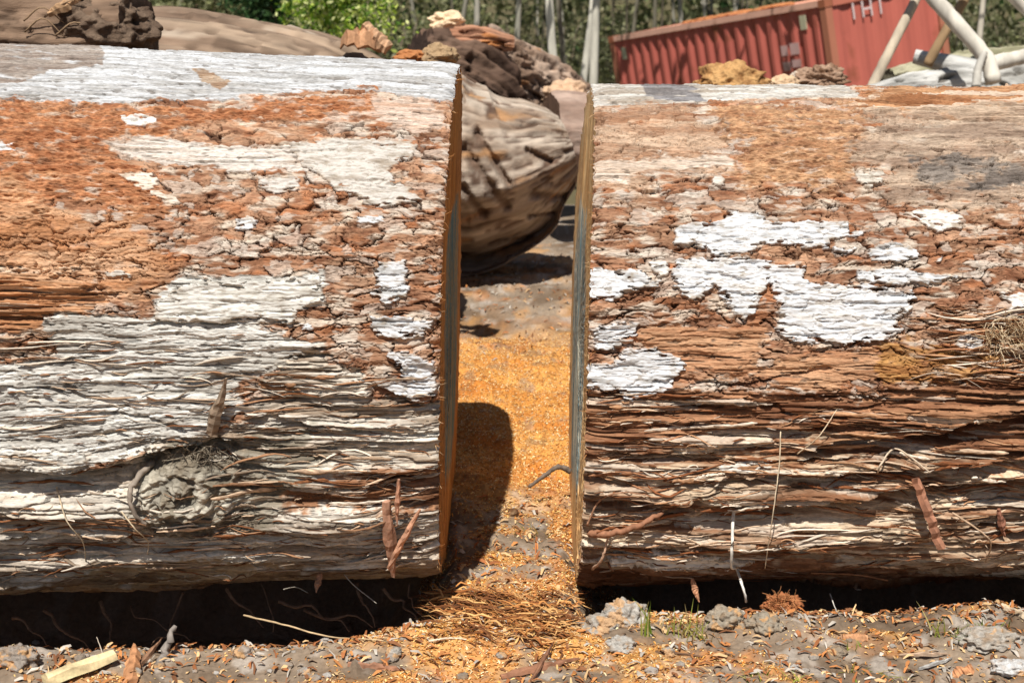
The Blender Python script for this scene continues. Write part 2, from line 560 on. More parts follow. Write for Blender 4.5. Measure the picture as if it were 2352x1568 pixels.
def bark_surface(log, spec, seed):
    side = log.side
    dense = np.arange(0.0, 1.46, 0.0026)
    coarse = np.concatenate([np.arange(1.465, 2.1, 0.006), np.linspace(2.11, 4.6, 100)])
    us = np.concatenate([dense, coarse])
    us = log.x_cut + side * us
    if side < 0:
        us = us[::-1]
    vs = np.concatenate([np.arange(-0.30, 0.05, 0.0045), np.arange(0.05, 2.02, 0.0020), np.arange(2.02, log.L - 0.30, 0.02)])
    U, V = np.meshgrid(us, vs)
    S = U.shape
    sd = seed
    # domain warps
    wu = 0.045 * fbm(U / 0.30, V / 0.22, sd + 1, 3); wv = 0.020 * fbm(U / 0.22, V / 0.13, sd + 2, 3)
    Uw, Vw = U + wu, V + wv
    Vk = V.copy()
    for (px, py), ru, rv, amp, kind in spec['bumps']:
        if kind == 'knot':
            u0, v0 = log.survey(px, py)
            r2_ = ((U - u0) / (1.5 * ru)) ** 2 + ((V - v0) / (1.5 * rv)) ** 2
            Vk = Vk - (V - v0) * 0.75 * np.exp(-r2_ * 1.3)
    jag_u = 0.012 * fbm(U / 0.035, V / 0.022, sd + 3, 3); jag_v = 0.007 * fbm(U / 0.05, V / 0.02, sd + 4, 3)
    Uj, Vj = U + jag_u, V + jag_v

    eL = fbm(U / 0.24, V / 0.09, sd + 19, 2)
    eA = fbm(U / 0.09, V / 0.035, sd + 5, 3); eB = fbm(U / 0.025, V / 0.009, sd + 6, 3)

    def region(pts, soft=0.02, warp=True):
        P = log.poly(pts)
        m = (U > P[:, 0].min() - 0.12) & (U < P[:, 0].max() + 0.12) & (V > P[:, 1].min() - 0.12) & (V < P[:, 1].max() + 0.12)
        out = np.zeros(S)
        if m.any():
            a, b = (Uw[m] * 0.5 + Uj[m] * 0.5, Vw[m] * 0.5 + Vj[m] * 0.5) if warp else (Uj[m], Vj[m])
            q_ = sdf_poly(a, b, P) + min(soft, 0.05) * (0.9 * eA[m] + 0.7 * eB[m] + 1.3 * eL[m])
            out[m] = 1 - sstep(-soft * 0.35, soft * 0.35, q_)
        return out

    # ---- plates: cracked, brick-like bark
    wp = 1.0
    Wu, Wv = Uw + 1.3 * jag_u, Vw + 0.012 * fbm(U / 0.09, V / 0.05, sd + 9, 3) + 0.5 * jag_v
    f1, f2, r1, r2, dx, dy = worley(Wu / 0.085 + 0.9 * perlin(U / 0.5, V / 0.3, sd + 8), Wv / 0.028 + 1.1 * perlin(U / 0.45, V / 0.25, sd + 7), sd + 10, 0.85, 0.92)
    e1 = f2 - f1
    g1, g2, q1, q2, gx, gy = worley((Uw + jag_u) / 0.028, (Wv + jag_v) / 0.0125, sd + 11, 0.85, 0.85)
    e2 = g2 - g1
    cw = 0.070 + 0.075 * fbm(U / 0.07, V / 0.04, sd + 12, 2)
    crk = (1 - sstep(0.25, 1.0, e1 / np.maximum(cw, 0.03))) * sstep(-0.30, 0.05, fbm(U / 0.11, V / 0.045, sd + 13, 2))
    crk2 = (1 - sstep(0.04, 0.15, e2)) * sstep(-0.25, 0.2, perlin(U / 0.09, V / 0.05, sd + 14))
    lay = fbm(U / 0.16, Wv / 0.016, sd + 15, 3)
    li = np.floor(lay * 3.5); lf = lay * 3.5 - li
    layer = (li + sstep(0.82, 1.0, lf)) / 3.5
    plate_h = 0.0030 * (r1 - 0.5) + 0.005 * (r2 - 0.5) * dy * 0.5 + 0.0022 * (q1 - 0.5) - 0.012 * crk - 0.0045 * crk2 + 0.0060 * layer + 0.003 * (r1 > 0.82) - 0.006 * (r2 < 0.12)
    grain = fbm(U / 0.11, Vw / 0.006, sd + 20, 3)
    fine = fbm(U / 0.02, V / 0.008, sd + 21, 3)
    plate_h = plate_h + 0.0012 * grain + 0.0012 * fine
    # ---- fibres: torn horizontal strands in layers
    Vf = Vk + 0.016 * fbm(U / 0.7, V / 0.35, sd + 30, 2) + 0.0025 * perlin(U / 0.12, V / 0.06, sd + 31)
    a = fbm(U / 0.85, Vf / 0.050, sd + 32, 3)
    k = 4.5
    ai = np.floor(a * k); af = a * k - ai
    terr = (ai + sstep(0.70, 1.0, af)) / k
    b = fbm(U / 0.40, Vf / 0.015, sd + 33, 3)
    c = 1 - 2 * np.abs(perlin(U / 0.13, Vf / 0.0085, sd + 34))
    d_ = perlin(U / 0.06, Vf / 0.0045, sd + 35)
    slit = sstep(0.27, 0.38, fbm(U / 0.42, Vf / 0.014, sd + 36, 3))
    w1, w2, wa, wb, _, _ = worley((U + 1.2 * jag_u) / 0.30, (Vf + 0.3 * jag_v) / 0.017, sd + 37, 0.95, 0.6)
    x1, x2, xa, xb, _, _ = worley((U + 1.2 * jag_u) / 0.12, (Vf + 0.2 * jag_v) / 0.0075, sd + 38, 0.95, 0.6)
    fib_h = 0.024 * terr + 0.008 * b + 0.003 * c + 0.002 * d_ - 0.018 * slit + 0.017 * (wa - 0.5) + 0.007 * (xa - 0.5) - 0.006 * (1 - sstep(0.0, 0.12, w2 - w1))
    # ---- smooth weathered wood
    Vw = Vk + 0.35 * wv
    slit2 = sstep(0.36, 0.50, fbm(U / 0.22, Vw / 0.011, sd + 40, 3))
    pit = sstep(0.42, 0.60, fbm(U / 0.035, V / 0.012, sd + 41, 2))
    smooth_h = 0.005 * fbm(U / 0.25, Vw / 0.04, sd + 42, 3) + 0.003 * np.floor(2.5 * fbm(U / 0.3, Vw / 0.02, sd + 43, 3)) + 0.0016 * grain + 0.0008 * fine - 0.006 * slit2 - 0.003 * pit
    # ---- fuzzy rotten orange fibre
    fuzzy_h = 0.010 * fbm(U / 0.06, V / 0.022, sd + 50, 4) + 0.006 * (1 - 2 * np.abs(perlin(U / 0.03, Vw / 0.007, sd + 51))) + 0.002 * fine

    kinds = {'plates': plate_h, 'fibres': fib_h, 'smooth': smooth_h, 'fuzzy': fuzzy_h}
    # plate colour
    tone = fbm(U / 0.28, V / 0.12, sd + 60, 4)
    C = mix(spec['plate_a'] + 0 * U[..., None], spec['plate_b'], sstep(-0.5, 0.5, tone))
    C = mix(C, srgb(128, 76, 50), 0.75 * sstep(0.0, 0.5, fbm(U / 0.06, V / 0.02, sd + 65, 3)))
    C = mix(C, srgb(186, 108, 60), 0.55 * sstep(0.1, 0.45, fbm(U / 0.12, V / 0.05, sd + 69, 4)))
    C = C * (1 + 0.34 * (r1 - 0.5) + 0.30 * (q1 - 0.5))[..., None]
    mott = sstep(0.02, 0.48, fbm(U / 0.10, V / 0.03, sd + 66, 4) + 0.25 * (r2 - 0.5) + 0.25 * tone)
    C = mix(C, srgb(220, 202, 184), 0.75 * mott)
    C = mix(C, srgb(206, 192, 180), np.clip((r2 > 0.84) * 0.45 + (q2 > 0.90) * 0.5, 0, 0.8))
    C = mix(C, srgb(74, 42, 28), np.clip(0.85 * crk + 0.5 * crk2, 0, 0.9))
    H = plate_h.copy()
    streak = fbm(U / 0.22, Vf / 0.010, sd + 61, 3)
    streak2 = fbm(U / 0.5, Vf / 0.06, sd + 62, 3)
    pale_mask = np.zeros(S)
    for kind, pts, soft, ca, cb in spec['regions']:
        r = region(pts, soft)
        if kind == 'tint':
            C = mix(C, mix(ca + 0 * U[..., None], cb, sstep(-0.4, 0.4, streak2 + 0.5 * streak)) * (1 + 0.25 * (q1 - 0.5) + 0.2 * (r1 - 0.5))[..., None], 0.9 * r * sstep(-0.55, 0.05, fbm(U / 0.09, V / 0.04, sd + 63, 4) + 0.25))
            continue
        H = H * (1 - r) + kinds[kind] * r
        t = sstep(-0.45, 0.45, streak * 0.7 + streak2 * 0.6)
        Cn = mix(ca + 0 * U[..., None], cb, t)
        if kind == 'fibres':
            Cn = Cn * (1 + 0.16 * d_ + 0.15 * b + 0.40 * (wb - 0.5) + 0.30 * (xb - 0.5))[..., None]
            Cn = mix(Cn, srgb(222, 206, 188), 0.6 * (wb > 0.84) + 0.4 * (xb > 0.92))
        elif kind == 'smooth':
            Cn = mix(Cn, srgb(104, 90, 80), np.clip(0.6 * pit + 0.6 * slit2, 0, 0.75)) * (1 + 0.14 * grain + 0.10 * fine)[..., None]
        elif kind == 'fuzzy':
            Cn = Cn * (1 + 0.50 * fbm(U / 0.03, V / 0.012, sd + 64, 3))[..., None]
            Cn = mix(Cn, C, 0.75 * sstep(0.05, 0.35, fbm(U / 0.07, V / 0.02, sd + 67, 3)))
            Cn = mix(Cn, ca * 1.35, 0.5 * sstep(0.2, 0.45, fbm(U / 0.05, V / 0.012, sd + 68, 3)))
        C = mix(C, Cn, r)
    # ---- raised white plates of old bark, each its own piece
    lab = np.zeros(S, np.int32)
    for idx, (pts, th, ca, cb) in enumerate(spec['plates'], 1):
        P = log.poly(pts)
        m = (U > P[:, 0].min() - 0.06) & (U < P[:, 0].max() + 0.06) & (V > P[:, 1].min() - 0.06) & (V < P[:, 1].max() + 0.06)
        if not m.any():
            continue
        q = np.full(S, 1.0)
        q[m] = sdf_poly(Uj[m] + 0.25 * wu[m], Vj[m] + 0.25 * wv[m], P)
        q[m] = q[m] + 0.007 * fbm(U[m] / 0.022, V[m] / 0.009, sd + 75, 3) + 0.03 * sstep(0.36, 0.5, fbm(U[m] / 0.05, V[m] / 0.012, sd + 76, 2)) * sstep(0.045, 0.0, -q[m])
        th = 0.78 * th
        inn = 1 - sstep(-0.003, 0.0, q)
        lift = 1 + 0.5 * np.clip(-q / 0.03, 0, 1) * 0 + 0.45 * sstep(0.03, 0.0, -q) * (perlin(U / 0.09, V / 0.06, sd + 70) > -0.1)
        ck = sstep(0.33, 0.45, fbm(U / 0.16, Vw / 0.014, sd + 71, 2)) * sstep(0.0, 0.03, -q + 0.01)
        ph = th * lift + 0.0012 * grain + 0.0007 * fine + 0.0022 * fbm(U / 0.08, V / 0.05, sd + 72, 3) - 0.8 * th * ck
        smooth_under = 0.35 * H
        H = H * (1 - inn) + (smooth_under + ph) * inn
        Cn = mix(ca + 0 * U[..., None], cb, sstep(0.0, 0.65, fbm(U / 0.10, Vw / 0.028, sd + 73, 4)))
        Cn = mix(Cn, srgb(150, 132, 114), 0.65 * sstep(0.18, 0.45, fbm(U / 0.03, V / 0.008, sd + 74, 4)))
        Cn = mix(Cn, srgb(176, 146, 120), 0.6 * sstep(0.016, 0.0, -q) * sstep(-0.1, 0.3, eB + eA))
        C = mix(C, Cn, inn)
        lab = np.where(q < -0.0005, idx, lab)
    # ---- creases, ledges and swellings that are particular to this log
    for pts, wd, dep, lift in spec['creases']:
        P = log.poly(pts)
        dd, yb = dist_line(U + wu * 0.6, V + wv * 1.2 + jag_v, P)
        prof = np.where(yb > 0, np.exp(-(dd / wd) ** 2), np.exp(-(dd / (wd * 0.22)) ** 2))
        H = H - dep * prof + lift * np.where(yb < 0, np.exp(-(dd / (wd * 2.2)) ** 2), 0)
    for (px, py), ru, rv, amp, kind in spec['bumps']:
        u0, v0 = log.survey(px, py)
        rr = np.sqrt(((Uj - u0) / ru) ** 2 + ((Vj - v0) / rv) ** 2)
        if kind == 'knot':
            ang = np.arctan2((Vj - v0) / rv, (Uj - u0) / ru)
            rr = rr + 0.20 * fbm(U / 0.06, V / 0.05, sd + 80, 3)
            ring = (np.cos(rr * 11.5 + ang) + 0.6 * perlin(rr * 4.5 + ang * 0.5, ang * 3.0, sd + 81)) * np.exp(-rr ** 2 * 0.7)
            H = H + amp * np.exp(-(rr) ** 2 * 1.1) + amp * 0.26 * ring - amp * 0.35 * np.exp(-(rr / 0.30) ** 2)
            C = C * np.clip(1 + 0.40 * ring, .4, 1.5)[..., None]
            C = mix(C, C * np.array([.66, .60, .54]), sstep(-.1, .4, fbm(U / .05, V / .04, sd + 82, 3)) * np.exp(-rr ** 2 * .8))
            C = mix(C, srgb(92, 80, 66), 0.6 * np.exp(-(rr / 0.30) ** 2))
        else:
            H = H + amp * np.exp(-rr ** 2)
    # broad waviness of the trunk
    H = H + 0.022 * fbm(U / 0.9, V / 0.35, sd + 90, 2) * sstep(0.25, 0.8, V)
    # ragged rim where the saw came through
    endd = np.abs(U - log.x_cut)
    H = H - 0.006 * np.exp(-endd / 0.012) * (1 + perlin(V / 0.012, V * 0, sd + 91)) - 0.022 * np.exp(-endd / 0.020) * sstep(0.0, 0.5, fbm(V / 0.07, V * 0 + 2.2, sd + 93, 3))
    x, y, z, ny, nz = log.base(U, V)
    y = y + H * ny; z = z + H * nz
    x = x + 0.006 * np.exp(-endd / 0.01) * perlin(V / 0.012, V * 0 + 9, sd + 92)
    P3 = np.stack([x, y, z], -1)
    g_ = C.mean(-1, keepdims=True)
    sat_ = np.clip((C.max(-1, keepdims=True) - C.min(-1, keepdims=True)) / (C.max(-1, keepdims=True) + .02), 0, 1)
    C = C + (g_ - C) * 0.14
    C = C * (1 + sat_ * np.array([0.0, 0.07, -0.04]))
    return us, vs, P3, C, lab, ny, nz


def build_log(log, spec, seed, label):
    us, vs, P3, C, lab, ny, nz = bark_surface(log, spec, seed)
    h, w_ = lab.shape
    # close the ring
    P3 = np.concatenate([P3, P3[:1]]); C = np.concatenate([C, C[:1]]); lab2 = np.concatenate([lab, lab[:1]])
    mid = (us[0] + us[-1]) / 2
    root = empty('felled_log', (log.x_cut + log.side * 1.2, 4.5, float(P3[..., 2].min())), label, 'log')
    Vw = P3.reshape(-1, 3); Cw = C.reshape(-1, 3)
    Fq = grid_faces(h + 1, w_, flip=True)
    fl = lab2[:-1, :-1].reshape(-1)
    V, Fc, Cc = submesh(Vw, Fq, fl == 0, Cw)
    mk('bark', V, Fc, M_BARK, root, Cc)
    for k, (pts, th, ca, cb) in enumerate(spec['plates'], 1):
        if (fl == k).sum() < 12:
            continue
        V, Fc, Cc = submesh(Vw, Fq, fl == k, Cw)
        mk('bark_plate', V, Fc, M_WHITE, root, Cc)
    # sawn ends
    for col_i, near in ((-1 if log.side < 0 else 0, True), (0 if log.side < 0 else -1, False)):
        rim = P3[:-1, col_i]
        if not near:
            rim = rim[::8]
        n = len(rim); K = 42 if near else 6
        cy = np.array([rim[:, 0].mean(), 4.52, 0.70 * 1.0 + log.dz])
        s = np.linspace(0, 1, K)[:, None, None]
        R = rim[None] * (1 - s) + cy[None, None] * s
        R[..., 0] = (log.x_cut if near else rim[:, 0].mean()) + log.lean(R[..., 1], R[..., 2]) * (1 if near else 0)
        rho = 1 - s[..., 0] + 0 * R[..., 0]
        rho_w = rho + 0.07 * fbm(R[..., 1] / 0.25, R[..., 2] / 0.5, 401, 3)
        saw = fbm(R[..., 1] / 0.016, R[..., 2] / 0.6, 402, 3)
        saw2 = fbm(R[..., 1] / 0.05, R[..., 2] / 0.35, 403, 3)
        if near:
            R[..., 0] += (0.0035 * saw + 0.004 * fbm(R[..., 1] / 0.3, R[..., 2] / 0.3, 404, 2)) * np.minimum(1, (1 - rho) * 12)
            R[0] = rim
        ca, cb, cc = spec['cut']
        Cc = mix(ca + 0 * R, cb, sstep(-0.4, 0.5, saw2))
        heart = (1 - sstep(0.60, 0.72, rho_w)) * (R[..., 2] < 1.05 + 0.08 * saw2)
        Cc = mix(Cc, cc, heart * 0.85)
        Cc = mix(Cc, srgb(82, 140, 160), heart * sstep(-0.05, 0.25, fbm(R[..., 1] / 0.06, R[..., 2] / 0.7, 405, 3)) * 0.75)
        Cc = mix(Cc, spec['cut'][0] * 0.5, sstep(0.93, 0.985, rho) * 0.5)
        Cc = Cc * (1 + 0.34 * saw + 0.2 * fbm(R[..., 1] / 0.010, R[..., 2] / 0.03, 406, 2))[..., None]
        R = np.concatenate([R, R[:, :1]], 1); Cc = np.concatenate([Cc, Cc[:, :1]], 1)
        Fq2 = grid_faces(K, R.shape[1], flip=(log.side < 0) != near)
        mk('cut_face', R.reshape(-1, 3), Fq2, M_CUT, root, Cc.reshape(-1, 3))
    # loose strands of bark fibre standing off the surface
    rng = np.random.default_rng(seed + 7)
    parts = []
    for _ in range(spec['strands']):
        pts = spec['strand_zones'][rng.integers(len(spec['strand_zones']))]
        bx = np.array(pts); px = rng.uniform(bx[0][0], bx[1][0]); py = rng.uniform(bx[0][1], bx[1][1])
        u, v = log.survey(px, py)
        L = rng.choice([0.03, 0.05, 0.08, 0.14, 0.22], p=[.3, .3, .2, .13, .07]) * rng.uniform(0.7, 1.3)
        sl = rng.normal(0, 0.10)
        n = 9
        uu = u + np.linspace(-L / 2, L / 2, n); vv = v + np.linspace(-L / 2, L / 2, n) * sl + 0.25 * L * rng.normal(0, .3) * np.linspace(-1, 1, n) ** 2
        ok = (np.abs(uu - log.x_cut - log.side * 0.7) < 0.69)
        if not ok.all():
            continue
        iu = np.clip(np.searchsorted(us, uu), 0, w_ - 1); iv = np.clip(np.searchsorted(vs, vv), 0, h - 1)
        P = P3[iv, iu].copy()
        ker = np.ones(3) / 3
        for a_ in (1, 2):
            P[1:-1, a_] = np.convolve(P[:, a_], ker, 'valid')
        hi = np.maximum.accumulate(-P[:, 1])
        N = np.stack([0 * uu, ny[iv, iu], nz[iv, iu]], 1)
        s = np.linspace(-1, 1, n)
        lift = 0.003 + rng.uniform(0, 0.018) * (np.abs(s + rng.uniform(-1, 1)) / 2) ** 1.5
        P = P + N * lift[:, None]
        wd = rng.uniform(0.0008, 0.0045) * (1.6 if L > 0.1 else 1)
        prof = np.clip(1 - np.abs(s) ** 3 * rng.uniform(0.6, 0.98), 0.08, 1)
        T, Fc = tube(P, wd * prof, 5, 0.3, int(rng.integers(1e6)), flat=0.45)
        base = spec['strand_cols'][rng.integers(len(spec['strand_cols']))]
        parts.append((T, Fc, base * rng.uniform(0.7, 1.2)))
    for _ in range(190):
        v = rng.uniform(0.1, 1.9); iv = int(np.clip(np.searchsorted(vs, v), 0, h - 1)); ie = -1 if log.side < 0 else 0
        p = P3[iv, ie] + np.array([log.side * rng.uniform(0.0, .012), 0, 0]); N1 = np.array([0, ny[iv, ie], nz[iv, ie]])
        L = rng.uniform(.006, .028)
        d = np.array([-log.side * rng.uniform(.0, .8), 0, 0]) + N1 * rng.uniform(.0, .5) + rng.normal(0, .5, 3); d *= L / np.linalg.norm(d)
        T, Fc = tube(wiggle(p - N1 * .002, p + d, 5, .0012, int(rng.integers(1e6))), np.linspace(.0016, .0005, 5), 4, .3, 1, flat=.5)
        parts.append((T, Fc, [srgb(200, 140, 84), srgb(150, 98, 58), srgb(222, 184, 140)][rng.integers(3)]))
    for _ in range(spec['slabs']):
        pts = spec['strand_zones'][rng.integers(3)]
        px = rng.uniform(pts[0][0], pts[1][0]); py = rng.uniform(pts[0][1], pts[1][1])
        u, v = log.survey(px, py)
        L = rng.uniform(0.05, 0.26); n = 16; sl = rng.normal(0, 0.05)
        uu = u + np.linspace(-L / 2, L / 2, n); vv = v + sl * np.linspace(-L / 2, L / 2, n)
        if not (np.abs(uu - log.x_cut - log.side * 0.7) < 0.70).all():
            continue
        iu = np.clip(np.searchsorted(us, uu), 0, w_ - 1); iv = np.clip(np.searchsorted(vs, vv), 0, h - 1)
        P = P3[iv, iu].copy()
        for a_ in (1, 2):
            P[:, a_] = np.convolve(np.pad(P[:, a_], 3, 'edge'), np.ones(7) / 7, 'valid')
        N = np.stack([0 * uu, ny[iv, iu], nz[iv, iu]], 1)
        Tn = np.stack([0 * uu, -nz[iv, iu], ny[iv, iu]], 1)     # down the flank
        Tn = Tn * np.where(Tn[:, 2:3] > 0, -1, 1)
        s_ = np.linspace(0, 1, n)
        lift = 0.001 + rng.uniform(0.0, 0.006) + rng.uniform(0, 0.022) * (s_ if rng.random() < .5 else 1 - s_) ** 2
        wd = rng.uniform(0.003, 0.008); th = rng.uniform(0.001, 0.0022)
        e1_ = np.convolve(rng.uniform(0.0, 1.5, n + 1), np.ones(2) / 2, 'valid') * np.clip(1.15 - np.abs(2 * s_ - 1) ** 4 * rng.uniform(.6, 1.1), .06, 1)
        e2_ = np.convolve(rng.uniform(0.0, 1.5, n + 1), np.ones(2) / 2, 'valid') * np.clip(1.15 - np.abs(2 * s_ - 1) ** 4 * rng.uniform(.6, 1.1), .06, 1)
        c_ = P + N * lift[:, None]
        ring = [c_ - Tn * (wd * e1_)[:, None], c_ - Tn * (wd * .3 * e1_)[:, None] + N * (th * rng.uniform(.6, 1.3, n))[:, None], c_ + Tn * (wd * .4 * e2_)[:, None] + N * (th * rng.uniform(.6, 1.3, n))[:, None], c_ + Tn * (wd * e2_)[:, None] - N * th * .3, c_ - N * th]
        T = np.stack(ring, 1).reshape(-1, 3)
        Fc = [[i * 5 + k_, i * 5 + (k_ + 1) % 5, (i + 1) * 5 + (k_ + 1) % 5, (i + 1) * 5 + k_] for i in range(n - 1) for k_ in range(5)] + [[4, 3, 2, 1, 0], [(n - 1) * 5 + k_ for k_ in range(5)]]
        base = spec['strand_cols'][rng.integers(len(spec['strand_cols']))] * rng.uniform(.7, 1.1)
        parts.append((T, Fc, base * (1 + .25 * rng.normal(0, 1, (len(T), 1)))))
    V, Fc, Cc = merge(parts)
    o = mk('bark_fibres', V, Fc, M_BARK, root, Cc)
    o['kind'] = 'stuff'
    return root, (us, vs, P3, ny, nz)


WHT, WHT2 = srgb(216, 217, 218), srgb(174, 172, 169)
PALE, PALE2 = srgb(218, 208, 198), srgb(182, 162, 146)
GREY, GREY2 = srgb(214, 208, 200), srgb(158, 148, 138)
left_spec = dict(
    plate_a=srgb(188, 140, 110), plate_b=srgb(158, 104, 74),
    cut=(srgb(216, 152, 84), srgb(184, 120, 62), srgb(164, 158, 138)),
    regions=[
        ('smooth', [(-200, 60), (1100, 60), (1100, 225), (1000, 236), (860, 205), (700, 208), (560, 232), (420, 230), (200, 235), (0, 222), (-200, 222)], 0.012, srgb(208, 209, 210), srgb(168, 164, 160)),
        ('smooth', [(560, 215), (1010, 225), (1040, 300), (960, 310), (840, 275), (700, 285), (560, 260)], 0.02, srgb(214, 188, 172), srgb(192, 152, 130)),
        ('fuzzy', [(-200, 228), (200, 240), (550, 242), (690, 225), (850, 212), (865, 255), (700, 282), (540, 272), (430, 302), (240, 325), (330, 400), (400, 455), (330, 485), (150, 475), (20, 560), (-200, 560)], 0.025, srgb(190, 124, 82), srgb(158, 92, 54)),
        ('tint', [(-200, 430), (250, 470), (420, 560), (300, 700), (120, 740), (-200, 780)], 0.05, srgb(212, 158, 120), srgb(186, 122, 78)),
        ('fibres', [(-200, 610), (120, 610), (330, 690), (160, 735), (-200, 800)], 0.03, srgb(214, 160, 122), srgb(184, 120, 76)),
        ('smooth', [(240, 322), (400, 315), (560, 335), (700, 328), (710, 388), (560, 395), (400, 380), (300, 350)], 0.012, srgb(216, 204, 194), srgb(190, 166, 150)),
        ('smooth', [(430, 640), (560, 640), (740, 630), (755, 700), (690, 715), (680, 745), (600, 745), (740, 790), (740, 815), (620, 850), (540, 880), (560, 930), (500, 1000), (420, 1035), (300, 1055), (120, 1095), (-200, 1085), (-200, 870), (110, 830), (100, 740), (220, 720), (330, 725), (360, 690)], 0.012, srgb(226, 222, 214), srgb(172, 164, 154)),
        ('fibres', [(740, 812), (860, 835), (870, 900), (1060, 945), (1060, 1500), (-200, 1500), (-200, 1088), (300, 1050), (560, 960), (600, 870)], 0.03, srgb(222, 210, 196), srgb(158, 134, 114)),
        ('fuzzy', [(330, 1075), (420, 1040), (520, 1060), (550, 1130), (500, 1200), (400, 1215), (335, 1180)], 0.03, srgb(196, 186, 170), srgb(138, 126, 110)),
        ('fibres', [(560, 1120), (900, 1080), (1060, 1060), (1060, 1180), (700, 1150)], 0.03, srgb(176, 122, 88), srgb(124, 78, 50)),
        ('tint', [(300, 1060), (420, 1030), (560, 1040), (720, 980), (760, 1060), (640, 1140), (560, 1210), (340, 1200)], 0.03, srgb(176, 166, 150), srgb(122, 110, 94)),
        ('tint', [(-200, 1350), (200, 1320), (420, 1275), (740, 1285), (1040, 1300), (1040, 1400), (420, 1345), (-200, 1440)], 0.02, srgb(184, 146, 104), srgb(134, 98, 68)),
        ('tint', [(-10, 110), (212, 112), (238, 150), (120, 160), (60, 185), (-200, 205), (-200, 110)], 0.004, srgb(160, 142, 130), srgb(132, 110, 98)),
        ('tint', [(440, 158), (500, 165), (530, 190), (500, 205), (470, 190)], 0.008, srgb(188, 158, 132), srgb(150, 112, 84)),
    ],
    plates=[
        ([(665, 325), (800, 318), (960, 330), (950, 360), (890, 395), (975, 460), (870, 482), (760, 430), (690, 380)], 0.007, srgb(204, 195, 186), srgb(168, 152, 138)),
        ([(275, 400), (330, 385), (370, 400), (365, 430), (420, 470), (380, 470), (320, 430)], 0.006, srgb(226, 208, 192), srgb(200, 176, 156)),
        ([(590, 410), (680, 405), (690, 440), (640, 450), (595, 435)], 0.006, srgb(206, 196, 188), srgb(180, 164, 152)),
        ([(280, 265), (330, 262), (368, 276), (350, 292), (290, 290)], 0.006, srgb(232, 230, 226), PALE),
        ([(535, 505), (580, 500), (590, 530), (540, 535)], 0.006, WHT, PALE),
        ([(820, 500), (880, 495), (892, 515), (830, 520)], 0.006, WHT, PALE),
        ([(865, 605), (935, 598), (930, 640), (945, 660), (920, 690), (890, 700), (850, 675), (858, 640)], 0.010, WHT, WHT2),
        ([(858, 730), (900, 722), (975, 735), (992, 742), (970, 770), (930, 778), (865, 775), (855, 750)], 0.011, WHT, WHT2),
        ([(880, 808), (940, 805), (1000, 835), (1005, 905), (960, 918), (890, 900), (870, 880), (920, 870), (930, 845)], 0.012, WHT, WHT2),
        ([(430, 652), (560, 645), (735, 636), (752, 690), (690, 712), (680, 742), (420, 742), (340, 735), (370, 690)], 0.008, srgb(222, 218, 210), srgb(190, 182, 170)),
        ([(240, 620), (310, 625), (300, 640), (250, 640)], 0.006, PALE, PALE2),
        ([(-100, 335), (10, 332), (48, 342), (20, 352), (-100, 352)], 0.007, WHT, PALE),
        ([(690, 745), (715, 742), (722, 752), (700, 760)], 0.006, WHT, PALE),
    ],
    creases=[
        ([(-200, 1092), (150, 1098), (260, 1080), (340, 1052), (430, 1020), (500, 1012)], 0.050, 0.060, 0.020),
        ([(340, 742), (560, 738), (690, 744)], 0.007, 0.014, 0.0),
        ([(-100, 905), (60, 900), (220, 905)], 0.007, 0.014, 0.0),
        ([(200, 950), (330, 955), (420, 985)], 0.008, 0.016, 0.0),
        ([(-200, 1225), (120, 1232), (280, 1240), (340, 1205)], 0.016, 0.030, 0.010),
        ([(330, 1215), (520, 1215), (700, 1205)], 0.014, 0.028, 0.008),
        ([(900, 1095), (1060, 1090)], 0.030, 0.050, 0.012),
        ([(870, 885), (960, 930), (1040, 930)], 0.014, 0.022, 0.0),
        ([(575, 970), (620, 955), (700, 965)], 0.016, 0.030, 0.0),
        ([(-200, 1352), (150, 1335), (420, 1322), (700, 1305), (1060, 1300)], 0.045, 0.045, 0.02),
    ],
    bumps=[((425, 1122), 0.120, 0.105, 0.060, 'knot'), ((325, 1115), 0.022, 0.06, 0.030, 'bump'), ((800, 1190), 0.20, 0.09, 0.030, 'bump'), ((120, 1190), 0.22, 0.05, 0.02, 'bump')],
    strands=620, slabs=75,
    strand_zones=[[(0, 1090), (1000, 1330)], [(540, 850), (1000, 1120)], [(0, 1200), (1000, 1330)], [(800, 1080), (1005, 1330)], [(0, 760), (560, 1060)]],
    strand_cols=[srgb(210, 180, 150), srgb(168, 126, 94), srgb(140, 92, 60), srgb(226, 210, 190), srgb(150, 130, 110)],
)
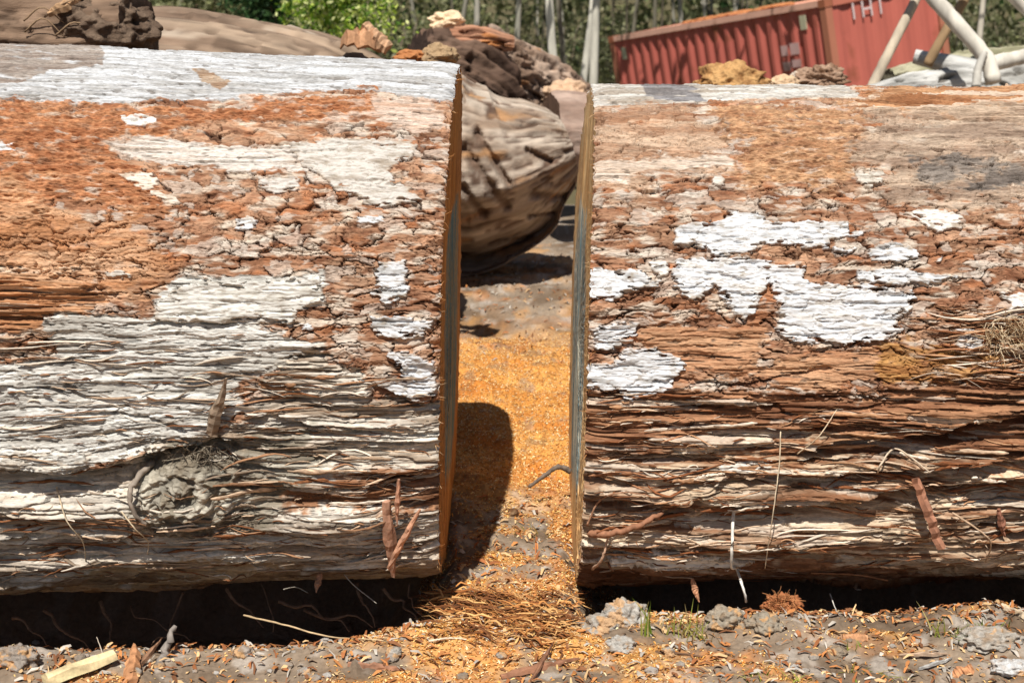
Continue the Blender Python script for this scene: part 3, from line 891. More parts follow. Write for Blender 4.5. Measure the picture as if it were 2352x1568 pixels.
right_spec = dict(
    plate_a=srgb(182, 134, 104), plate_b=srgb(152, 100, 72),
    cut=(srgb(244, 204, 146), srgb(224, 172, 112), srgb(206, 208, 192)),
    regions=[
        ('smooth', [(1300, 150), (1950, 150), (1965, 222), (1800, 226), (1600, 236), (1300, 245)], 0.008, srgb(206, 200, 192), srgb(166, 150, 136)),
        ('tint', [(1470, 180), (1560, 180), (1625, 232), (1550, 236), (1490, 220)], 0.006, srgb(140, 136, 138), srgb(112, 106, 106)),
        ('tint', [(1310, 245), (1560, 245), (1690, 330), (1690, 385), (1480, 440), (1310, 440)], 0.05, srgb(200, 164, 138), srgb(162, 116, 88)),
        ('fuzzy', [(1640, 250), (1960, 245), (1990, 300), (1950, 420), (1720, 425), (1690, 330)], 0.06, srgb(194, 144, 106), srgb(158, 106, 72)),
        ('smooth', [(1340, 385), (1500, 350), (1690, 345), (1690, 378), (1500, 400), (1440, 420), (1340, 412)], 0.02, srgb(222, 204, 190), srgb(196, 168, 148)),
        ('fibres', [(1960, 215), (2560, 205), (2560, 300), (2200, 290), (1960, 260)], 0.03, srgb(202, 146, 104), srgb(166, 104, 64)),
        ('smooth', [(2120, 280), (2560, 290), (2560, 330), (2250, 320), (2100, 350), (2060, 320)], 0.02, srgb(196, 178, 162), srgb(168, 142, 124)),
        ('tint', [(1980, 255), (2560, 250), (2560, 470), (2060, 450), (1980, 360)], 0.05, srgb(192, 164, 142), srgb(152, 124, 106)),
        ('tint', [(2090, 375), (2260, 345), (2400, 370), (2400, 420), (2140, 420)], 0.03, srgb(136, 124, 116), srgb(104, 94, 88)),
        ('smooth', [(1480, 765), (1740, 745), (1765, 825), (2000, 795), (2060, 850), (1900, 905), (1700, 872), (1500, 872), (1460, 800)], 0.02, srgb(206, 152, 114), srgb(174, 114, 78)),
        ('tint', [(2030, 780), (2280, 790), (2310, 860), (2200, 890), (2040, 880)], 0.03, srgb(190, 132, 66), srgb(158, 100, 46)),
        ('fibres', [(1300, 915), (1560, 890), (1900, 900), (2200, 870), (2560, 720), (2560, 1600), (1300, 1600)], 0.03, srgb(176, 120, 84), srgb(120, 72, 46)),
        ('fibres', [(1300, 1040), (1700, 1030), (2200, 1060), (2560, 1050), (2560, 1600), (1300, 1600)], 0.05, srgb(214, 182, 152), srgb(138, 88, 58)),
        ('tint', [(1300, 1300), (1640, 1310), (1900, 1290), (2560, 1340), (2560, 1500), (1300, 1500)], 0.02, srgb(164, 106, 68), srgb(110, 66, 40)),
    ],
    plates=[
        ([(1545, 530), (1580, 515), (1660, 505), (1680, 485), (1740, 490), (1760, 510), (1840, 510), (1940, 510), (1945, 545), (1905, 558), (1890, 572), (1820, 565), (1740, 562), (1725, 580), (1690, 585), (1640, 585), (1625, 568), (1548, 565)], 0.010, WHT, WHT2),
        ([(1548, 592), (1600, 588), (1700, 587), (1760, 600), (1850, 615), (1850, 640), (1860, 650), (1940, 650), (1975, 648), (2100, 675), (2110, 690), (2090, 720), (2060, 735), (2075, 755), (2050, 780), (1990, 790), (1880, 785), (1830, 790), (1775, 765), (1790, 740), (1780, 690), (1770, 655), (1750, 670), (1735, 720), (1710, 735), (1680, 720), (1660, 690), (1640, 660), (1610, 690), (1580, 685), (1545, 655), (1540, 630)], 0.011, WHT, srgb(214, 208, 202)),
        ([(1340, 620), (1375, 618), (1400, 625), (1478, 618), (1490, 635), (1525, 645), (1500, 660), (1440, 668), (1410, 692), (1340, 682)], 0.010, WHT, WHT2),
        ([(1482, 600), (1515, 598), (1548, 615), (1530, 638), (1500, 628)], 0.008, srgb(230, 226, 220), WHT2),
        ([(1985, 570), (2050, 555), (2110, 575), (2115, 585), (2080, 600), (1995, 605)], 0.010, WHT, WHT2),
        ([(1965, 622), (2060, 612), (2140, 625), (2220, 635), (2150, 650), (2080, 656), (1978, 646)], 0.009, WHT, WHT2),
        ([(1365, 755), (1420, 738), (1470, 745), (1470, 770), (1430, 785), (1410, 808), (1375, 800)], 0.011, WHT, WHT2),
        ([(1345, 840), (1410, 830), (1440, 800), (1500, 798), (1560, 825), (1580, 845), (1540, 870), (1540, 890), (1500, 905), (1440, 920), (1420, 900), (1345, 890)], 0.011, WHT, WHT2),
        ([(1905, 562), (1965, 575), (1945, 586), (1910, 577)], 0.008, WHT, PALE),
        ([(1950, 530), (1980, 532), (1978, 548), (1950, 548)], 0.009, WHT, PALE),
        ([(2075, 495), (2140, 480), (2210, 490), (2215, 530), (2150, 535), (2120, 515)], 0.007, srgb(228, 220, 212), PALE2),
        ([(1970, 390), (2030, 385), (2035, 415), (2000, 430), (1972, 415)], 0.010, srgb(206, 196, 184), PALE2),
        ([(2180, 755), (2230, 750), (2250, 790), (2220, 812), (2195, 790)], 0.009, WHT, PALE2),
        ([(2290, 670), (2500, 668), (2500, 718), (2310, 710)], 0.008, srgb(234, 228, 222), PALE),
        ([(1640, 1066), (1760, 1050), (1790, 1063), (1700, 1084), (1650, 1080)], 0.010, srgb(238, 228, 216), PALE),
        ([(1390, 1268), (1500, 1255), (1640, 1265), (1735, 1282), (1560, 1292), (1400, 1284)], 0.012, srgb(238, 230, 220), PALE),
        ([(1640, 410), (1668, 408), (1664, 430), (1640, 432)], 0.009, PALE, PALE2),
        ([(2150, 590), (2166, 588), (2165, 602), (2150, 602)], 0.009, WHT, PALE),
    ],
    creases=[
        ([(1560, 1160), (1750, 1165), (1900, 1150), (2100, 1118), (2300, 1112), (2560, 1110)], 0.042, 0.085, 0.030),
        ([(1880, 1030), (2080, 1018), (2250, 965), (2560, 930)], 0.032, 0.070, 0.018),
        ([(1340, 1130), (1480, 1150), (1600, 1125)], 0.022, 0.040, 0.010),
        ([(1640, 1105), (1800, 1100), (1960, 1085), (2110, 1080)], 0.020, 0.045, 0.012),
        ([(2140, 1075), (2300, 1060), (2560, 1062)], 0.026, 0.050, 0.012),
        ([(1420, 1035), (1560, 1045), (1640, 1040)], 0.014, 0.030, 0.006),
        ([(1740, 1235), (1900, 1238), (2060, 1225)], 0.010, 0.020, 0.004),
        ([(1360, 1095), (1560, 1100), (1700, 1092)], 0.014, 0.022, 0.0),
        ([(1300, 1298), (1560, 1296), (1760, 1286), (1900, 1270), (2120, 1290), (2560, 1300)], 0.050, 0.050, 0.018),
        ([(1545, 925), (1800, 935), (2100, 925)], 0.010, 0.016, 0.0),
        ([(1500, 870), (1700, 880), (1900, 848)], 0.008, 0.014, 0.0),
        ([(1500, 975), (1750, 985), (2000, 970)], 0.014, 0.022, 0.0),
        ([(2130, 1210), (2300, 1205), (2560, 1200)], 0.014, 0.024, 0.0),
    ],
    bumps=[((2330, 780), 0.10, 0.07, 0.03, 'knot'), ((1690, 835), 0.035, 0.035, 0.022, 'bump'), ((1840, 1215), 0.30, 0.05, 0.028, 'bump'), ((1980, 1345), 0.20, 0.035, 0.055, 'bump'), ((2300, 1240), 0.2, 0.06, 0.02, 'bump')],
    strands=800, slabs=120,
    strand_zones=[[(1350, 930), (2352, 1300)], [(1350, 1050), (2352, 1340)], [(1350, 1040), (2352, 1280)], [(1345, 900), (1600, 1330)], [(2150, 700), (2352, 880)]],
    strand_cols=[srgb(220, 190, 160), srgb(172, 122, 88), srgb(140, 88, 56), srgb(236, 218, 196), srgb(196, 150, 112)],
)
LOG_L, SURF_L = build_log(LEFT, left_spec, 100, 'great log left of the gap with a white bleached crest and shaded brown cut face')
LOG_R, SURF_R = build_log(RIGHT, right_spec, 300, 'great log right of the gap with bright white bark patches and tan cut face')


def on_log(px, py, off=0.02):
    log, S = (LEFT, SURF_L) if px < 1176 else (RIGHT, SURF_R)
    us, vs, P3, ny, nz = S
    u, v = log.survey(px, py)
    iu = min(max(int(np.searchsorted(us, u)), 0), len(us) - 1); iv = min(max(int(np.searchsorted(vs, v)), 0), len(vs) - 1)
    return P3[iv, iu] + np.array([0, ny[iv, iu], nz[iv, iu]]) * off


# ------------------------------------------------------------------ loose things on and under the great logs
def shard_thing(name, a, b, wd, th, col, label, cat, seed=1, bend=0.04, facing=(0, -1, 0.5), taper=(0.5, 1, 0.15), group=None, mat=None, jit=0.5):
    V, Fc = shard(a, b, wd, th, bend, seed, facing, taper, n=4 if jit < .15 else 14, jit=jit)
    col = col + (col.mean() - col) * .22
    rng = np.random.default_rng(seed)
    return mk(name, V, Fc, mat or M_WOOD, col=np.clip(col * (1 + 0.22 * rng.normal(0, 1, (len(V), 1))), 0, 1), smooth=False, label=label, cat=cat, group=group)


def twig_thing(name, pts, r0, r1, col, label, cat='twig', seed=1, side=(), group=None):
    Q = spline(pts, 26)
    rng = np.random.default_rng(seed)
    Q[1:-1] += rng.normal(0, r0 * 0.12, (24, 3))
    parts = [(*tube(Q, np.linspace(r0, r1, 26), 7, 0.2, seed), col)]
    for k, d, rr in side:
        parts.append((*tube(wiggle(Q[k], Q[k] + np.array(d), 8, rr * 0.6, seed + k), np.linspace(rr, rr * 0.3, 8), 6, 0.2, seed), col))
    V, Fc, C = merge(parts)
    C = C + (C.mean(-1, keepdims=True) - C) * .2
    C = C * (1 + 0.15 * rng.normal(0, 1, (len(V), 1)))
    return mk(name, V, Fc, M_WOOD, col=C, label=label, cat=cat, group=group)


TANW, BRN, DKB, GRYW, PALW, ORG = srgb(206, 170, 124), srgb(168, 112, 74), srgb(120, 80, 54), srgb(150, 138, 122), srgb(232, 218, 196), srgb(206, 122, 58)
# left log
shard_thing('wood_splinter', on_log(488, 990, 0.0), on_log(530, 856, 0.075), 0.040, 0.016, srgb(142, 118, 92), 'upright grey brown pointed splinter sticking out of the pale face of the left log', 'splinter', 11, 0.02, (-0.3, -1, 0.2), (1, 0.9, 0.12))
shard_thing('bark_shard', on_log(892, 1130, 0.03), on_log(905, 1285, 0.035), 0.034, 0.010, srgb(176, 124, 90), 'wide red brown bark shard hanging near the lower right corner of the left log', 'bark piece', 12, 0.03, (0.3, -1, 0.2), (0.7, 1, 0.3))
shard_thing('bark_shard', on_log(968, 1135, 0.06), on_log(896, 1262, 0.045), 0.020, 0.009, srgb(204, 142, 100), 'narrow slanting orange bark shard crossing a wider one on the left log', 'bark piece', 13, 0.02, (0.2, -1, 0.2), (0.3, 1, 0.5))
shard_thing('bark_shard', on_log(920, 1070, 0.04), on_log(915, 1165, 0.05), 0.016, 0.008, srgb(190, 128, 90), 'short upright bark sliver above the crossed shards on the left log', 'bark piece', 14, 0.02, (0.2, -1, 0.2))
twig_thing('dry_stem', [on_log(290, 1150, 0.02), on_log(325, 1180, 0.035), on_log(345, 1225, 0.035), on_log(340, 1262, 0.03)], 0.0022, 0.0012, srgb(214, 190, 150), 'thin curved straw coloured stem hanging below the knot of the left log', 'stem', 15)
twig_thing('dry_stem', [on_log(120, 1130, 0.02), on_log(165, 1170, 0.03), on_log(198, 1220, 0.03), on_log(202, 1270, 0.03)], 0.002, 0.0012, srgb(200, 176, 138), 'thin bent straw coloured stem on the lower far left of the left log', 'stem', 16)
twig_thing('curled_root', [on_log(345, 1068, 0.01), on_log(312, 1095, 0.035), on_log(318, 1140, 0.04), on_log(348, 1178, 0.015)], 0.010, 0.005, srgb(150, 134, 116), 'thick curled grey root stub clasping the left edge of the knot', 'root', 17)
twig_thing('pale_strand', [on_log(735, 1290, 0.0) + [-.10, -.03, -.05], on_log(735, 1300, 0.0) + [-.07, -.03, -.075], on_log(720, 1300, 0) + [-.02, -.02, -.10]], 0.0016, 0.001, srgb(180, 170, 150), 'thin pale strand dangling in the dark below the left log', 'strand', 18)
a = on_log(730, 1300, 0.0) + np.array([0, 0.01, -0.05])
shard_thing('hanging_bark', a, a + [-.012, -.01, -.055], 0.022, 0.006, srgb(196, 138, 100), 'forked reddish bark scrap dangling in the dark gap beneath the left log', 'bark piece', 19, 0.05)
a = at(790, 1318, 3.84)
twig_thing('pale_strand', [a, at(815, 1345, 3.82), at(865, 1385, 3.80)], 0.0016, 0.0010, srgb(200, 190, 170), 'pale wiry strand slanting down under the right end of the left log', 'strand', 20)
# right log
shard_thing('wood_stub', on_log(2098, 1092, 0.0), on_log(2140, 1205, 0.085), 0.030, 0.020, srgb(168, 108, 72), 'short brown wood stub jutting out of the right log with its shadow below', 'stub', 21, 0.02, (0.2, -1, 0.5), (0.8, 1, 0.8), jit=.22)
Q = [on_log(1745, 1160, 0.03), on_log(1695, 1166, 0.045), on_log(1674, 1205, 0.05), on_log(1672, 1258, 0.05), on_log(1690, 1300, 0.06), at(1704, 1340, 3.74), at(1714, 1382, 3.74)]
twig_thing('white_twig', Q, 0.0045, 0.0038, srgb(232, 226, 212), 'crooked bone white twig hanging down the lower face of the right log', 'twig', 22, side=[(19, (0.045, 0.0, -0.005), 0.003), (4, (-0.03, -0.005, -0.03), 0.002)])
twig_thing('brown_branch', [on_log(1352, 1212, 0.02), on_log(1400, 1196, 0.035), on_log(1460, 1180, 0.035), on_log(1518, 1160, 0.03)], 0.011, 0.006, srgb(160, 104, 66), 'short brown branch slanting up at the left edge of the right log', 'branch', 23)
twig_thing('pale_twig', [on_log(1358, 1288, 0.03), on_log(1378, 1250, 0.045), on_log(1398, 1200, 0.03)], 0.0045, 0.0028, srgb(206, 160, 124), 'small pale twig leaning below the brown branch of the right log', 'twig', 24)
a = on_log(1592, 1318, 0.02)
shard_thing('hanging_bark', at(1590, 1328, 3.80), at(1606, 1382, 3.78), 0.020, 0.005, srgb(196, 132, 84), 'flat tan bark chip dangling under the left half of the right log', 'bark piece', 25, 0.02)
twig_thing('dry_stem', [on_log(1790, 985, 0.02), on_log(1784, 1060, 0.05), on_log(1764, 1150, 0.06), on_log(1750, 1270, 0.04)], 0.0018, 0.0012, srgb(220, 196, 158), 'long thin upright straw stem across the middle of the right log', 'stem', 26)
twig_thing('dry_stem', [on_log(1830, 1040, 0.02), on_log(1870, 990, 0.05), on_log(1918, 938, 0.02)], 0.0018, 0.0012, srgb(214, 186, 146), 'slanting straw stem rising to the right on the right log', 'stem', 27)
twig_thing('dry_stem', [on_log(1345, 1190, 0.02), on_log(1375, 1140, 0.05), on_log(1420, 1110, 0.05), on_log(1480, 1115, 0.02)], 0.003, 0.0015, srgb(170, 120, 82), 'looping brown stem at the cut corner of the right log', 'stem', 28)
twig_thing('dry_stem', [on_log(2010, 1075, 0.02), on_log(2016, 1050, 0.05), on_log(2060, 1030, 0.04), on_log(2120, 1065, 0.02)], 0.003, 0.0018, srgb(206, 182, 150), 'arched pale stem above the brown stub of the right log', 'stem', 29)
twig_thing('dry_stem', [on_log(2180, 1165, 0.02), on_log(2240, 1190, 0.05), on_log(2262, 1215, 0.05), on_log(2255, 1265, 0.03)], 0.003, 0.0018, srgb(196, 160, 122), 'bent brown stem right of the stub on the right log', 'stem', 30)
shard_thing('bark_shard', on_log(2290, 1165, 0.01), on_log(2302, 1218, 0.05), 0.022, 0.010, srgb(150, 92, 62), 'small dark bark shard near the far right of the right log', 'bark piece', 31)
twig_thing('pale_strand', [at(1906, 1362, 3.84), at(1920, 1400, 3.80), at(1940, 1446, 3.76)], 0.0018, 0.0012, srgb(196, 190, 176), 'thin pale strand standing in the dark under the right log', 'strand', 32)
p0 = ground_at(2352, 1432); p1 = at(2255, 1384, 3.85)
shard_thing('wood_splinter', p1, p0 + [0, 0, .02], 0.022, 0.012, srgb(212, 186, 148), 'long pale tan splinter lying by the dark gap at the far right', 'splinter', 33, 0.03, (0, -1, 1), (0.15, 1, 1))
# fibrous tuft caught at right of the right log
rng = np.random.default_rng(5)
c0 = on_log(2310, 760, 0.015)
parts = []
for k in range(170):
    a_ = rng.uniform(0, 6.28); r_ = 0.035 * rng.uniform(0, 1) ** 0.5
    p = c0 + np.array([r_ * math.cos(a_) * 2.0, -0.012 * rng.uniform(0, 1), r_ * math.sin(a_) * 1.2])
    d = np.array([rng.normal(0.3, 0.8), -abs(rng.normal(0, .35)), rng.normal(-0.5, .6)]); d *= rng.uniform(.02, .075) / np.linalg.norm(d)
    parts.append((*tube(wiggle(p, p + d, 7, 0.003, k), np.linspace(0.0013, 0.0006, 7), 4, 0.2, k), [srgb(190, 164, 128), srgb(146, 112, 78), srgb(216, 196, 164)][k % 3]))
V, Fc, C = merge(parts)
mk('fibre_tuft', V, Fc, M_WOOD, col=C, label='tangled tuft of dry fibres on the right log by the picture edge', cat='tuft')
c0 = on_log(460, 1045, 0.02)
parts = []
for k in range(120):
    p = c0 + np.array([rng.normal(0, .035), -0.006 * rng.uniform(0, 1), rng.normal(0, .016)])
    d = np.array([rng.normal(0, 1), -abs(rng.normal(0, .4)), rng.normal(-.2, .6)]); d *= rng.uniform(.015, .05) / np.linalg.norm(d)
    parts.append((*tube(wiggle(p, p + d, 6, 0.003, k), np.linspace(0.0013, 0.0006, 6), 4, 0.2, k), [srgb(120, 108, 92), srgb(92, 80, 66), srgb(160, 148, 128)][k % 3]))
V, Fc, C = merge(parts)
mk('fibre_tuft', V, Fc, M_WOOD, col=C, label='tangled dark grey fibres above the knot of the left log', cat='tuft')

# ------------------------------------------------------------------ the ground between and before the logs
def lay(px, py, up=0.0):
    p = ground_at(px, py); p[2] += up
    return p


# bundle of bark fibre spanning the gap
rng = np.random.default_rng(9)
parts = []
for k in range(330):
    px = rng.uniform(1000, 1310); py = 1395 + (px - 1030) * 0.16 + rng.normal(0, 30)
    L = rng.uniform(0.03, 0.20); an = -0.22 + rng.normal(0, 0.45)
    c = lay(px, min(max(py, 1375), 1490), 0.006 + rng.uniform(0, 0.028))
    e = np.array([math.cos(an), 0.25 * math.sin(an) - 0.10, 0.30 * math.sin(an)]) * L / 2
    n = 8
    P = wiggle(c - e, c + e, n, 0.0075, 900 + k)
    P[:, 2] = np.maximum(P[:, 2], terrain(P[:, 0], P[:, 1]) + 0.002)
    parts.append((*tube(P, rng.choice([.001, .0018, .003, .005]) * np.clip(1 - np.abs(np.linspace(-1, 1, n)) ** 3 * .9, .1, 1), 5, 0.25, k, flat=.5), [srgb(198, 136, 76), srgb(158, 98, 52), srgb(222, 172, 110), srgb(128, 80, 46)][k % 4] * rng.uniform(.75, 1.15)))
V, Fc, C = merge(parts)
mk('bark_fibre_bundle', V, Fc, M_WOOD, col=C, label='matted bundle of long orange brown bark fibres across the foot of the gap', cat='bark fibres')

# clods of grey clay
def clod(px, py, sz, seed, label, col=srgb(186, 180, 170), cat='clod', group=None, sink=0.36, rough=0.42, name='clay_clod', sub=4, ridge=0.25):
    p = lay(px, py)
    V, Fc = lump(p + [0, 0, sz[2] * (1 - 2 * sink)], sz, seed, sub, rough, 1.7, ridge)
    rng_ = np.random.default_rng(seed)
    n = np.array([mnoise.noise(Vector(v * 60)) for v in V])
    n2 = np.array([mnoise.fractal(Vector(v * 25), 1, 2, 3) for v in V])
    C = mix(np.broadcast_to(col, V.shape) * .92, srgb(150, 122, 92), np.clip(n + .1, 0, .8))
    C = mix(C, srgb(206, 158, 104), .7 * (n2 > .28))
    return mk(name, V, Fc, M_CLOD, col=C, label=label, cat=cat, group=group)


clod(1432, 1428, (0.062, 0.05, 0.048), 41, 'large pale grey clay clod at the left foot of the right log')
clod(1385, 1445, (0.050, 0.04, 0.034), 42, 'rounded grey clay clod pressed against the left of the largest clod', srgb(176, 168, 156))
clod(1425, 1488, (0.042, 0.035, 0.022), 43, 'flat grey clay clod in front of the largest clod')
clod(45, 1522, (0.05, 0.04, 0.036), 44, 'grey brown clod at the bottom left corner before the dark hollow', srgb(160, 148, 136))
clod(1665, 1432, (0.055, 0.04, 0.034), 45, 'earthy clod with a dark hole left of the orange root', srgb(164, 152, 134))
clod(1755, 1440, (0.045, 0.04, 0.030), 46, 'crumbling soil clod just below the orange root', srgb(160, 148, 130))
clod(2270, 1475, (0.075, 0.05, 0.030), 47, 'broad pale grey clod behind the whitish stone at right', srgb(182, 174, 162))
clod(2325, 1540, (0.055, 0.035, 0.022), 48, 'whitish stone half buried at the bottom right corner', srgb(214, 212, 208), 'stone', name='half_buried_stone')
clod(1535, 1500, (0.018, 0.016, 0.013), 49, 'small grey clod just below the grass tuft', srgb(170, 162, 150), sub=3)
clod(700, 1548, (0.022, 0.02, 0.014), 50, 'small grey clod on the sawdust at bottom left of the gap', srgb(168, 160, 150), sub=3)
clod(905, 1500, (0.020, 0.02, 0.013), 51, 'small pale clod under the long straw near the gap', srgb(176, 168, 156), sub=3)
clod(1920, 1500, (0.028, 0.022, 0.014), 52, 'low brown clod right of centre before the right log', srgb(154, 138, 118), sub=3)
clod(560, 1505, (0.026, 0.02, 0.020), 53, 'knobbly grey clod on the brink of the dark hollow', srgb(166, 154, 142), sub=3)
rng = np.random.default_rng(77)
for k in range(46):
    px = rng.uniform(20, 2330); py = rng.uniform(1470, 1566)
    if 940 < px < 1320: py = rng.uniform(1500, 1566)
    s = rng.uniform(0.005, 0.014)
    clod(px, py, (s * 1.2, s, s * .75), 200 + k, 'small crumb of dry grey soil lying on the front bank', [srgb(170, 160, 148), srgb(150, 136, 120), srgb(190, 184, 176)][k % 3], 'soil crumb', 'small soil crumbs on the front bank', 0.2, 0.4, 'soil_crumb', 2, 0.2)

# timber offcut, root stubs and splinters along the front
a = lay(105, 1575, 0.012); b = lay(262, 1522, 0.02)
shard_thing('timber_offcut', a, b, 0.044, 0.020, srgb(230, 204, 142), 'pale yellow split timber offcut at the bottom left corner', 'offcut', 61, 0.0, (0, -0.6, 1), (1, 1, 0.9), jit=0.12)
for k, (px, py) in enumerate([(215, 1517), (240, 1514), (258, 1518)]):
    clod(px, py, (0.010, 0.009, 0.009), 230 + k, ['whitish pebble left of the other two at the offcut tip', 'whitish pebble between the other two at the offcut tip', 'whitish pebble right of the other two at the offcut tip'][k], srgb(226, 226, 216), 'pebble', 'white pebbles by the offcut', 0.1, 0.25, 'pebble', 3, 0.1)
a = lay(352, 1566, -0.02); b = at(403, 1436, 3.50)
twig_thing('root_stub', [a, at(375, 1510, 3.46), at(390, 1468, 3.48), b], 0.022, 0.006, srgb(146, 134, 122), 'grey tapering root stub pointing up before the dark hollow', 'root', 62)
shard_thing('wood_splinter', lay(315, 1530), at(372, 1465, 3.5), 0.018, 0.010, srgb(150, 106, 70), 'brown splinter leaning left of the grey root stub', 'splinter', 63, 0.04, (0, -1, 0.5), (1, 0.9, 0.2))
shard_thing('wood_splinter', lay(295, 1570), at(308, 1486, 3.46), 0.040, 0.016, srgb(198, 132, 72), 'ragged orange splinter standing by the pale timber offcut', 'splinter', 64, 0.05, (0.2, -1, 0.6), (0.9, 1, 0.3))
twig_thing('pale_strand', [lay(232, 1530), at(235, 1500, 3.44), at(222, 1462, 3.5)], 0.0016, 0.001, srgb(206, 186, 160), 'thin strand rising from the pebbles beside the offcut', 'strand', 65)
twig_thing('long_straw', [at(560, 1412, 3.75), at(660, 1436, 3.68), at(760, 1462, 3.62), lay(860, 1476, .01), lay(900, 1480, .006)], 0.0030, 0.0016, srgb(206, 172, 120), 'long bent straw reaching out of the dark hollow under the left log', 'straw', 66)
twig_thing('long_straw', [lay(985, 1478, .008), lay(1030, 1474, .012), lay(1072, 1472, .006)], 0.0034, 0.002, srgb(228, 206, 170), 'short pale straw on the ground left of the fibre bundle', 'straw', 67)
shard_thing('bark_shard', lay(800, 1530, .006), lay(930, 1545, .01), 0.030, 0.010, srgb(168, 112, 74), 'flat brown bark piece on the sawdust at bottom centre left', 'bark piece', 68, 0.03, (0, -.4, 1))
shard_thing('bark_shard', lay(1150, 1560, .006), lay(1330, 1520, .01), 0.030, 0.010, srgb(160, 104, 66), 'long thin bark piece at bottom centre below the fibre bundle', 'bark piece', 69, 0.03, (0, -.4, 1))
shard_thing('bark_shard', lay(1220, 1566, .006), lay(1272, 1488, .02), 0.016, 0.008, srgb(150, 98, 62), 'bark stick leaning across the long bark piece at bottom centre', 'bark piece', 70, 0.02, (0, -1, 1))
shard_thing('wood_chip', lay(1935, 1466, .005), lay(1992, 1470, .008), 0.026, 0.008, srgb(206, 142, 84), 'oblong orange wood chip on bare soil below the dark gap', 'wood chip', 71, 0.02, (0, -.5, 1), (.8, 1, .8))
shard_thing('wood_chip', lay(2190, 1556, .004), lay(2235, 1540, .008), 0.040, 0.010, srgb(206, 136, 74), 'broad orange wood chip at the bottom right near the stone', 'wood chip', 72, 0.02, (0, -.5, 1), (.8, 1, .6))
shard_thing('wood_splinter', lay(2110, 1540, .006), lay(2185, 1520, .010), 0.014, 0.008, srgb(176, 172, 164), 'silvery grey splinter lying left of the whitish stone', 'splinter', 73, 0.02, (0, -.5, 1), (.5, 1, .3))
shard_thing('wood_splinter', lay(2065, 1510, .006), lay(2175, 1508, .010), 0.013, 0.008, srgb(190, 156, 122), 'thin tan splinter lying above the silvery one', 'splinter', 74, 0.02, (0, -.5, 1), (.3, 1, .3))
twig_thing('dark_twig', [lay(2062, 1482, .003), lay(2085, 1462, .02), lay(2120, 1452, .022), lay(2146, 1462, .004)], 0.0035, 0.002, srgb(110, 86, 62), 'arched dark twig on the soil beneath the right log', 'twig', 75)
twig_thing('dark_twig', [lay(1480, 1500, .003), lay(1560, 1506, .008), lay(1640, 1516, .005), lay(1720, 1528, .003)], 0.0035, 0.002, srgb(112, 80, 54), 'long dark twig lying right of the grass tuft', 'twig', 76)
twig_thing('dark_twig', [at(1215, 1118, 4.62), at(1250, 1092, 4.64), at(1282, 1072, 4.66), at(1310, 1082, 4.67)], 0.006, 0.010, srgb(118, 100, 84), 'curved dark twig lying on the sawdust inside the gap', 'twig', 77)
clod(1178, 1182, (0.020, 0.02, 0.016), 240, 'dark brown wood lump on the sawdust within the gap', srgb(110, 76, 48), 'lump', name='wood_lump', sub=3)
# orange rotten root
c0 = lay(1800, 1440)
V, Fc = lump(at(1795, 1392, 3.74), (0.050, 0.035, 0.030), 81, 4, .5, 2.2, .3)
parts = [(V, Fc, srgb(160, 100, 62))]
parts.append((*tube(np.array([at(1800, 1395, 3.73), at(1815, 1430, 3.71), lay(1835, 1465, .01)]), [0.018, 0.020, 0.008], 8, .25, 3), srgb(176, 116, 74)))
for k in range(90):
    p = at(rng.uniform(1765, 1830), rng.uniform(1368, 1410), 3.71)
    d = np.array([rng.normal(0, 1), -.4 * abs(rng.normal()), rng.normal(.1, .8)]); d *= rng.uniform(.015, .045) / np.linalg.norm(d)
    parts.append((*tube(wiggle(p, p + d, 6, .002, k), np.linspace(.0014, .0006, 6), 4, .2, k), srgb(196, 134, 86) * rng.uniform(.6, 1.2)))
parts.append((*tube(spline([at(1820, 1385, 3.72), at(1850, 1405, 3.70), at(1868, 1440, 3.70)], 12), np.linspace(.003, .0012, 12), 5), srgb(190, 120, 66)))
V, Fc, C = merge(parts)
mk('rotten_root', V, Fc, M_WOOD, col=C, label='shaggy orange rotten root sticking up before the right log', cat='root')

# grass
def grass(px, py, n, h, spread, seed, label, cols, group=None, name='grass_tuft', lean=0.25):
    rng_ = np.random.default_rng(seed)
    c = lay(px, py)
    parts_ = []
    for k in range(n):
        p = c + np.array([rng_.normal(0, spread), rng_.normal(0, spread * .5), -0.004])
        p[2] = tz(p[0], p[1]) - 0.003
        H = h * rng_.uniform(.35, 1.0); dr = rng_.normal(0, lean, 2)
        m = 7; s = np.linspace(0, 1, m)
        P = p + np.stack([dr[0] * H * s ** 1.7, dr[1] * H * s ** 1.7, H * s * (1 - .15 * s * abs(dr[0]))], 1)
        wv_ = rng_.uniform(.0012, .0028) * (1 - s ** 2 * .95)
        a_ = rng_.uniform(0, 3.14); sd_ = np.array([math.cos(a_), math.sin(a_), 0])
        V_ = np.concatenate([np.stack([q - sd_ * x, q + sd_ * x]) for q, x in zip(P, wv_)])
        parts_.append((V_, [[2 * i, 2 * i + 1, 2 * i + 3, 2 * i + 2] for i in range(m - 1)], cols[rng_.integers(len(cols))] * rng_.uniform(.8, 1.2)))
    V_, F_, C_ = merge(parts_)
    return mk(name, V_, F_, M_LEAF, col=C_, label=label, cat='grass', group=group)


